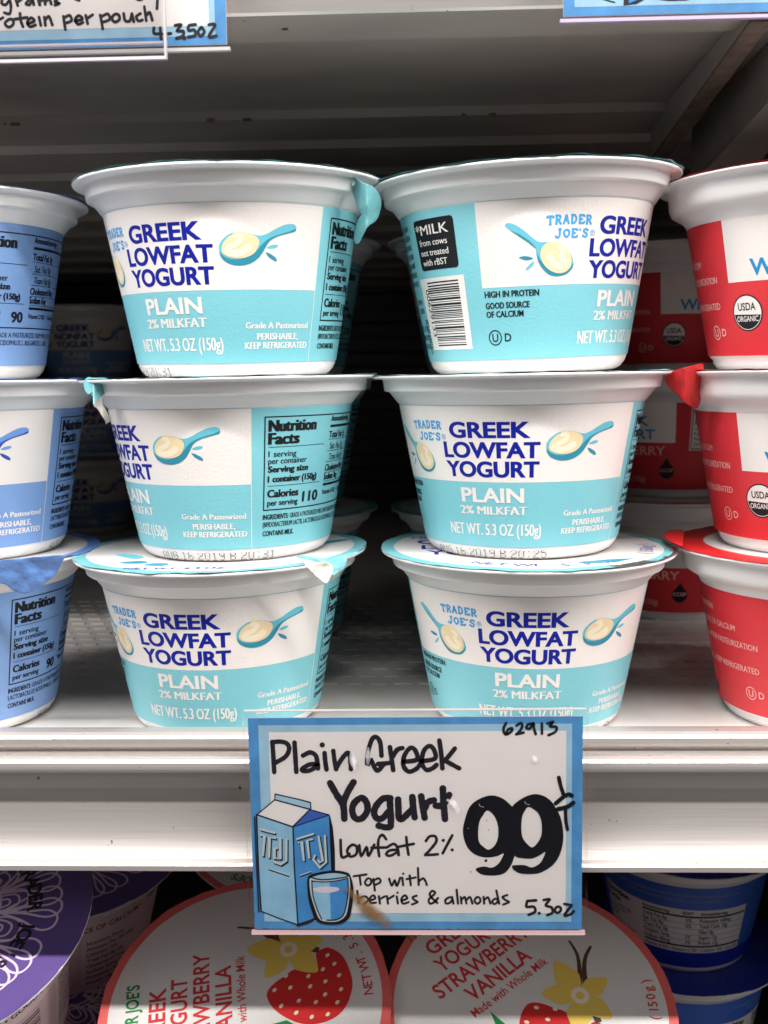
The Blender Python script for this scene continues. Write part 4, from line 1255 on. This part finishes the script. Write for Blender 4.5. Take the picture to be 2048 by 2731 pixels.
# signs of the shelf above, cut by the frame
ua = Art()
UW, UH = 92.0, 60.0
sign_frame(ua, UW, UH)
YU = 291.0
c0 = at(605, 118, YU)
u_org = (c0.x - UW, YU, c0.z)
mmpx = (at(605, 118, YU) - at(505, 118, YU)).length / 100
def upt(x, y):                                   # crop pixels of the upper left sign -> card mm
    px, py = x / 1.62, y / 1.62
    return (UW + (px - 605) * mmpx, (118 - py) * mmpx)
for pts, cl in [([(-60, 70), (-55, 110)], 0), ([(-20, 60), (-12, 98)], 0), ([(-12, 72), (15, 60)], 0), ([(40, 68), (22, 85), (38, 100), (58, 88), (56, 70)], 1), ([(90, 45), (92, 75), (100, 100)], 0), ([(65, 68), (120, 62)], 0), ([(120, 88), (150, 78), (138, 64), (120, 80), (130, 100), (155, 94)], 0),
                ([(172, 62), (178, 96)], 0), ([(195, 62), (198, 96)], 0), ([(198, 75), (215, 60), (228, 95)], 0),
                ([(278, 62), (282, 100), (284, 115)], 0), ([(280, 68), (305, 58), (312, 80), (282, 90)], 0), ([(328, 82), (360, 74), (345, 60), (328, 76), (340, 95), (362, 88)], 0), ([(375, 60), (382, 94)], 0), ([(381, 72), (405, 58)], 0),
                ([(438, 60), (444, 98), (446, 116)], 0), ([(440, 68), (470, 56), (478, 78), (445, 90)], 0), ([(502, 58), (488, 74), (500, 90), (520, 80), (518, 62)], 1), ([(540, 56), (545, 85), (565, 86), (575, 58)], 0), ([(575, 58), (582, 90)], 0), ([(612, 58), (594, 70), (602, 88), (620, 84)], 0), ([(630, 30), (636, 88)], 0), ([(636, 68), (652, 54), (662, 86)], 0), ([(690, -12), (684, 40)], 0),
                ([(20, -20), (12, 0), (30, 8), (48, -10), (52, 20), (44, 45), (22, 40)], 0), ([(75, -12), (82, 12)], 0), ([(82, -2), (100, -14)], 0), ([(130, -8), (118, 6), (134, 10), (146, -10), (152, 10)], 0), ([(172, -10), (178, 12)], 0), ([(178, 0), (196, -10), (202, 10)], 0), ([(202, 0), (220, -10), (228, 10)], 0), ([(256, -10), (244, 0), (262, 8), (244, 14)], 0), ([(330, -10), (350, -2)], 0), ([(580, -14), (610, 2), (640, -12)], 0)]:
    ua.ribbon([upt(x, y) for x, y in pts], 0.78, marker, .19, closed=bool(cl), jitter=.12)
for pts in ([(668, 118), (668, 140), (700, 142)], [(695, 118), (697, 164)], [(712, 145), (740, 142)], [(760, 110), (785, 108), (768, 132), (795, 135), (790, 155), (764, 162)], [(848, 108), (820, 112), (818, 132), (842, 130), (845, 152), (815, 158)],
            [(872, 120), (858, 138), (868, 155), (885, 140), (876, 122)], [(905, 110), (932, 112), (904, 158), (936, 156)]):
    ua.ribbon([upt(x, y) for x, y in pts], 0.78, marker, .19, jitter=.12)
p_ = upt(798, 162); ua.ellipse(p_[0], p_[1], .55, .55, marker, .19)
us = make_sign('blue bordered sign at top left with handwriting about protein per pouch', u_org, (1, 0, 0), (0, 0, 1), UW, UH, ua)
sleeve(us, UW, UH, film_edge, bottom=.8)
es = empty('sign_sleeve', (at(438, 148, 287).x - 96, 287, at(438, 148, 287).z))
tag(es, 'empty clear sign sleeve overlapping the left part of the top left sign', 'sign sleeve')
mb = MB()
mb.add([(0, 0, 0), (96, 0, 0), (96, 0, 66), (0, 0, 66)], [(0, 1, 2, 3)], clear)
mb.box(0, 96, .05, 1.4, -.8, 0, mat('acrylic_edge_pale', (196, 186, 196), rough=.25, coat=.5))
mb.box(96, 96.6, .05, 1.4, -.8, 66, film_edge)
mb.box(0, 95.8, .1, 1.2, 3.2, 3.7, mat('acrylic_edge_pale', (196, 186, 196)))
mb.build('pocket', es)
va = Art()
sign_frame(va, UW, UH)
c1 = at(1502, 44, YU)
def vpt(x, y):
    px, py = 1024 + x / 1.62, y / 1.62
    return ((px - 1502) * mmpx, (44 - py) * mmpx)
va.poly([vpt(*p) for p in ((1040, -120), (1038, 30), (1130, -5), (1150, -120))], carton_r, .16)
va.ribbon([vpt(*p) for p in ((1036, -120), (1038, 30), (1080, 22), (1140, -10))], .9, marker, .19, smooth=False)
va.poly([vpt(*p) for p in ((1150, -60), (1160, -2), (1200, 10), (1260, 12), (1310, 4), (1360, -60))], cream_light, .16, True)
va.ribbon([vpt(*p) for p in ((1150, -40), (1160, -2), (1200, 10), (1260, 12), (1310, 4), (1360, -60))], .9, marker, .19)
va.ribbon([vpt(*p) for p in ((900, -40), (930, 0), (990, 20))], .3, marker, .19)
vs_ = make_sign('blue bordered sign at top right with part of a drawing', (c1.x, YU, c1.z), (1, 0, 0), (0, 0, 1), UW, UH, va)
sleeve(vs_, UW, UH, mat('acrylic_edge_lilac', (176, 164, 190), rough=.25, coat=.5), bottom=.8)

# ================================================================== LOWER SHELF
straw_red = ink('strawberry_red', (204, 40, 40))
straw_txt = ink('coral_red_ink', (196, 52, 56))
leaf_green = ink('leaf_green', (30, 128, 66))
vanilla_y = ink('vanilla_yellow', (226, 196, 92))
pod_brown = ink('pod_brown', (84, 60, 40))
seed_c = ink('seed_cream', (236, 220, 200))
def straw_art(dx=0.0, dy=0.0):
    a = Art()
    k = 47.0
    S = lambda pts: [(x * k, y * k) for x, y in pts]
    d = R(100)
    def line(t, off, along, cap, m, width, bold):
        x, y = off * math.cos(d - math.pi / 2) + along * math.cos(d), off * math.sin(d - math.pi / 2) + along * math.sin(d)
        a.text(t, x * k, y * k, cap, m, width=width, bold=bold, rot=100, h=.06, res=4)
    g = leaf_green
    line("TRADER JOE'S", -.745, -.04, 4.0, g, 28, .025)
    line('GREEK', -.56, -.03, 5.2, straw_txt, 22, .02)
    line('YOGURT', -.41, -.02, 5.2, straw_txt, 26, .02)
    line('STRAWBERRY', -.255, 0, 5.2, straw_txt, 41, .02)
    line('VANILLA', -.10, .02, 5.2, straw_txt, 27, .02)
    line('Made with Whole Milk', -.0, .02, 2.9, straw_txt, 33, .012)
    n0 = len(a.items)
    ring_text(a, 'NET WT. 5.3 OZ', 41.8, 6, 3.0, straw_txt, 3.6, h=.06, bold=.012)
    ring_text(a, '(150g)', 41.8, 56, 3.0, straw_txt, 3.9, h=.06, bold=.012)
    n1 = len(a.items)
    a.poly(S([(.56, .43), (.66, .36), (.73, .2), (.735, .08), (.69, -.05), (.60, -.13), (.46, -.165), (.32, -.13), (.2, -.05), (.14, .05), (.17, .13), (.25, .2), (.32, .255), (.47, .265), (.46, .38), (.50, .42)]), straw_red, .06, True)
    for x, y in ((.545, .37), (.60, .30), (.52, .255), (.26, .2), (.42, .2), (.64, .21), (.545, .16), (.19, .09), (.30, .11), (.44, .12), (.66, .10), (.55, .06), (.37, .01), (.49, 0), (.64, 0), (.25, -.03), (.36, -.08), (.47, -.11), (.58, -.09)):
        a.ellipse(x * k, y * k, .62, .85, seed_c, .1, rot=-35, n=10)
    a.poly(S([(.20, -.165), (.30, -.135), (.42, -.20), (.56, -.19), (.58, -.30), (.50, -.42), (.44, -.31), (.38, -.44), (.33, -.31), (.14, -.36), (.24, -.24), (.06, -.21)]), g, .06)
    cx, cy = .256 * k, .413 * k
    for ang, ln in ((180, .31), (238, .27), (322, .29), (22, .26), (95, .25)):
        c_, s_ = math.cos(R(ang)), math.sin(R(ang))
        P_ = [(0, 0), (.35, .32), (.6, .34), (1, 0), (.6, -.34), (.35, -.32)]
        a.poly([(cx + ln * k * (u * c_ - v * .8 * s_), cy + ln * k * (u * s_ + v * .8 * c_)) for u, v in P_], vanilla_y, .11, True)
    a.ellipse(cx, cy, 3.0, 3.0, seed_c, .16)
    a.ellipse(cx, cy, 1.4, 1.4, vanilla_y, .2)
    a.ribbon(S([(-.14, .60), (-.02, .585), (.10, .52), (.18, .46)]), 1.9, pod_brown, .07, taper=(.4, 1))
    a.ribbon(S([(-.03, .71), (.02, .63), (.10, .56), (.2, .5)]), 1.9, pod_brown, .08, taper=(.5, 1))
    a.ribbon(S([(.38, .43), (.48, .41)]), 2.2, pod_brown, .09, cap=False)
    for i, (vs, fs, m, h) in enumerate(a.items):
        if not n0 <= i < n1:
            a.items[i] = ([(x + dx, y + dy) for x, y in vs], fs, m, h)
    return a
red_band = Art()
for i in range(5):
    red_band.text('ORGANIC STRAWBERRY VANILLA', (i - 2) * 44, 20, 3, label_white, width=38, bold=.015)
straw_label = make_label(red_band, paper('label_coral', (220, 84, 78)))
pile = 'strawberry cups piled on the lower shelf'
def lower_cup(px, py, zc, tilt_x, tilt_y, lid_mb, body, label, lab, cat, grp, lid_rot=0, label_yaw=0):
    d = CAM_ROT @ Vector(((px - CX) / F_PX, (CY - py) / F_PX, -1))
    c = CAM_POS + d * zc                          # lid centre
    rot = Euler((R(tilt_x), R(tilt_y), 0))
    base = c - rot.to_matrix() @ Vector((0, 0, 56.2))
    root = empty('yogurt_cup', base, (tilt_x, tilt_y, 0))
    b = body.build('cup_body', root)
    l = label.build('label', root); l.rotation_euler.z = R(label_yaw)
    li = lid_mb.build('foil_lid', root); weld(li); li.rotation_euler.z = R(lid_rot)
    tag(root, lab, cat, grp)
    return root
plain_body = make_body(PROFILE, '')
straw_lid = make_lid(lid_coral, lid_grey, 21.0, ring_r=44.4, art=straw_art())
straw_lid_b = make_lid(lid_coral, lid_grey, 31.0, ring_r=44.4, art=straw_art(-7.0, -2.8))
lower_cup(656, 2672, 345, 25, 0, straw_lid, plain_body, straw_label, 'strawberry vanilla yogurt cup below the drawn milk carton, strawberry drawn at its right', 'yogurt cup', pile)
lower_cup(1412, 2680, 346, 25, 0, straw_lid_b, plain_body, straw_label, 'strawberry vanilla yogurt cup at the bottom right, its lid lettering slanting upwards', 'yogurt cup', pile, lid_rot=-62)
lower_cup(800, 2225, 452, 8, 0, straw_lid, plain_body, straw_label, 'strawberry yogurt cup in shadow behind the left strawberry lid, mostly hidden by the price sign', 'yogurt cup', pile, lid_rot=60)

# purple cups
lilac_line = ink('lilac_line', (206, 186, 206))
def swirl_art(line_m, bgm):
    a = Art()
    for ang in (35, 8, -28, 62, 95, 130, 168, 205, 240, 275, 310):
        c_, s_ = math.cos(R(ang)), math.sin(R(ang))
        L_ = 20
        for j, sp in enumerate((-18, 0, 18)):
            c2, s2 = math.cos(R(ang + sp)), math.sin(R(ang + sp))
            w = 3.2
            loop = [(0, 0), (.4, .10), (.78, .2), (.98, .1), (.98, -.1), (.78, -.18), (.4, -.06), (0, 0)]
            pts = [(18 * c_ + (u * L_) * c2 - v * L_ * s2, 18 * s_ + (u * L_) * s2 + v * L_ * c2) for u, v in loop]
            a.ribbon(pts, .75, line_m, .06, cap=False)
    for q_, ang in enumerate((50, 20, -10, -42, 78, 112, 150, 187, 222, 258, 292)):
        c_, s_ = math.cos(R(ang)), math.sin(R(ang))
        for j, (w, L_) in enumerate(((9, 15), (6, 12), (3.2, 9))):
            pts = [(12 * c_ + u * L_ * c_ - v * w * s_, 12 * s_ + u * L_ * s_ + v * w * c_) for u, v in ((0, .1), (.5, .5), (.9, .4), (1, 0), (.9, -.4), (.5, -.5), (0, -.1))]
            a.ribbon(pts, .7, line_m, .06, cap=False)
    for r_ in (3.5, 5, 6.5, 8.5, 14, 16):
        a.ribbon([(r_ * math.cos(R(t)) * (1 + .14 * math.sin(R(t * 3))), r_ * math.sin(R(t)) * (1 + .14 * math.sin(R(t * 3)))) for t in range(0, 360, 20)], .9, line_m, .06, closed=True)
    for i, c in enumerate("TRADER JOE'S"):
        ang = 46 - i * 7.2
        if c != ' ':
            a.text(c, 27 * math.cos(R(ang)), 27 * math.sin(R(ang)), 4.4, black_ink, rot=ang - 90, bold=.03, h=.12)
    for i, c in enumerate('GREEK YOGURT'):
        ang = 100 - i * 20
        if c != ' ':
            a.text(c, 11 * math.cos(R(ang)), 11 * math.sin(R(ang)), 4.4, line_m, rot=ang - 90, bold=.0, h=.12)
    return a
pa = Art()
for i in range(3):
    pa.text('HIGH IN PROTEIN \u2022 GOOD SOURCE OF CALCIUM \u2022', (i - 1) * 74, 37, 2.4, black_ink, width=70, bold=.012)
    pa.rect((i - 1) * 74 - 20, (i - 1) * 74 + 10, 8, 33, mat('panel_pink', (214, 186, 190), rough=.5), .13)
    for j in range(14):
        pa.rect((i - 1) * 74 - 18, (i - 1) * 74 + 2, 9 + j * 1.6, 9.8 + j * 1.6 - (j % 3) * .25, black_ink, .17)
    for j, t in enumerate(('Nutrition Facts', 'Amount Per Serving', 'Calories 120', 'Total Fat 0g 0%', 'Cholesterol 5mg', 'Sodium 60mg 3%', 'Potassium 160mg', 'Protein 12g 24%')):
        pa.text(t, (i - 1) * 74 + 12, 30 - j * 3.1, 1.7, black_ink, align='l', strike=.04)
purple_label = make_label(pa, paper('label_lilac', (226, 204, 206)))
purple_lid = make_lid(lid_purple, lid_purple, 23.0, art=swirl_art(lilac_line, lid_purple))
pg = 'purple cups piled on the lower shelf'
lower_cup(-151, 2452, 344, 23, 0, purple_lid, plain_body, purple_label, 'front purple yogurt cup with swirl lid at the bottom left corner', 'yogurt cup', pg, lid_rot=0, label_yaw=60)
lower_cup(175, 2255, 432, 10, 4, purple_lid, plain_body, purple_label, 'purple yogurt cup in shadow behind the front purple cup, small print showing', 'yogurt cup', pg, lid_rot=40, label_yaw=10)
lower_cup(150, 2640, 420, 6, 0, purple_lid, plain_body, purple_label, 'lower purple yogurt cup in the dark gap left of the left strawberry lid', 'yogurt cup', pg, lid_rot=200)
lower_cup(40, 2900, 395, 6, 0, purple_lid, plain_body, purple_label, 'lowest purple yogurt cup, under the front purple cup, only a lid edge showing', 'yogurt cup', pg, lid_rot=120)

# navy cups
na = Art()
royal = paper('label_royal_blue', (56, 104, 204))
deepb = paper('label_deep_blue', (30, 48, 170))
na.rect(-111, 111, 0.05, 8, deepb, .13)
na.rect(-36, 34, 8.2, 31, mat('nutrition_panel', (226, 222, 226), rough=.5), .15)
for i, t in enumerate(('*NO SIGNIFICANT DIFFERENCE HAS BEEN SHOWN BETWEEN MILK DERIVED FROM COWS', 'TREATED AND THOSE NOT TREATED WITH ARTIFICIAL HORMONES.')):
    na.text(t, 0, 37.5 - i * 2.6, 1.45, ink('pale_blue_ink', (130, 150, 210)), width=(56, 40)[i], strike=.03)
na.text('Nutrition', -35, 27.3, 3.0, black_ink, width=15, bold=.018, align='l', strike=.12, h=.19)
na.text('Facts', -35, 23.8, 3.0, black_ink, width=9, bold=.018, align='l', strike=.12, h=.19)
for i, t in enumerate(('Serv. Size: 1 container (150g)', 'Servings Per Container 1', 'Calories 120', 'Fat Cal. 0', '', '*Percent Daily Values (DV) are', 'based on a 2,000 calorie diet.')):
    if t: na.text(t, -35, 21.0 - i * 1.95, 1.45, black_ink, align='l', sx=.62, strike=.03, h=.19)
na.text('Amount/serving', -13, 28.4, 1.6, black_ink, width=12, bold=.012, align='l', strike=.05, h=.19)
na.text('%DV*', 9, 28.4, 1.6, black_ink, width=4.6, bold=.012, align='r', strike=.05, h=.19)
na.text('Amount/serving', 12, 28.4, 1.6, black_ink, width=12, bold=.012, align='l', strike=.05, h=.19)
na.rect(-13, 33.5, 26.9, 27.8, black_ink, .19)
for i, (t, q, u) in enumerate((('Total Fat 0g', '0%', 'Potassium 160mg'), ('Sat. Fat 0g', '0%', 'Total Carb. 18g'), ('Trans Fat 0g', '', 'Fiber 0g'), ('Cholest. 5mg', '2%', 'Sugars 15g'), ('Sodium 40mg', '2%', 'Protein 12g'))):
    y = 24.5 - i * 2.95
    na.text(t, -13, y, 1.95, black_ink, align='l', sx=.8, strike=.06, h=.19)
    if q: na.text(q, 8.5, y, 1.95, black_ink, align='r', sx=.8, strike=.04, h=.19)
    na.text(u, 12, y, 1.95, black_ink, align='l', sx=.72, strike=.06, h=.19)
    na.rect(-13, 33.5, y - .75, y - .6, black_ink, .19)
na.rect(-13, 33.5, 11.2, 12.0, black_ink, .19)
na.text('Vitamin A 0% \u2022 Vitamin C 0% \u2022 Calcium 10% \u2022 Iron 0%', -13, 8.9, 1.7, black_ink, width=46, align='l', strike=.03, h=.19)
navy_label = make_label(na, royal)
navy_lid = make_lid(lid_navy, lid_navy, 25.0, art=swirl_art(ink('navy_swirl', (62, 78, 160)), lid_navy))
ng = 'navy cups stacked on the lower shelf'
base_front = at(1857, 2599, 392)
KN = 0.875                                      # a smaller kind of cup
for k_, lab in ((0, 'navy blue yogurt cup with white nutrition panel, under the rail at the right'), (1, 'navy blue yogurt cup in the dark below the nutrition panel cup, swirl lid showing')):
    root = empty('yogurt_cup', (base_front.x, base_front.y + 27, base_front.z - k_ * 56.3 * KN), (2 - 2 * k_, 0, 0))
    plain_body.build('cup_body', root)
    root.scale = (KN, KN, KN)
    l = navy_label.build('label', root); l.rotation_euler.z = R(facing(1850) - 6 + k_ * 90)
    li = navy_lid.build('foil_lid', root); weld(li); li.rotation_euler.z = R(180)
    tag(root, lab, 'yogurt cup', ng)

scene.render.engine = 'CYCLES'
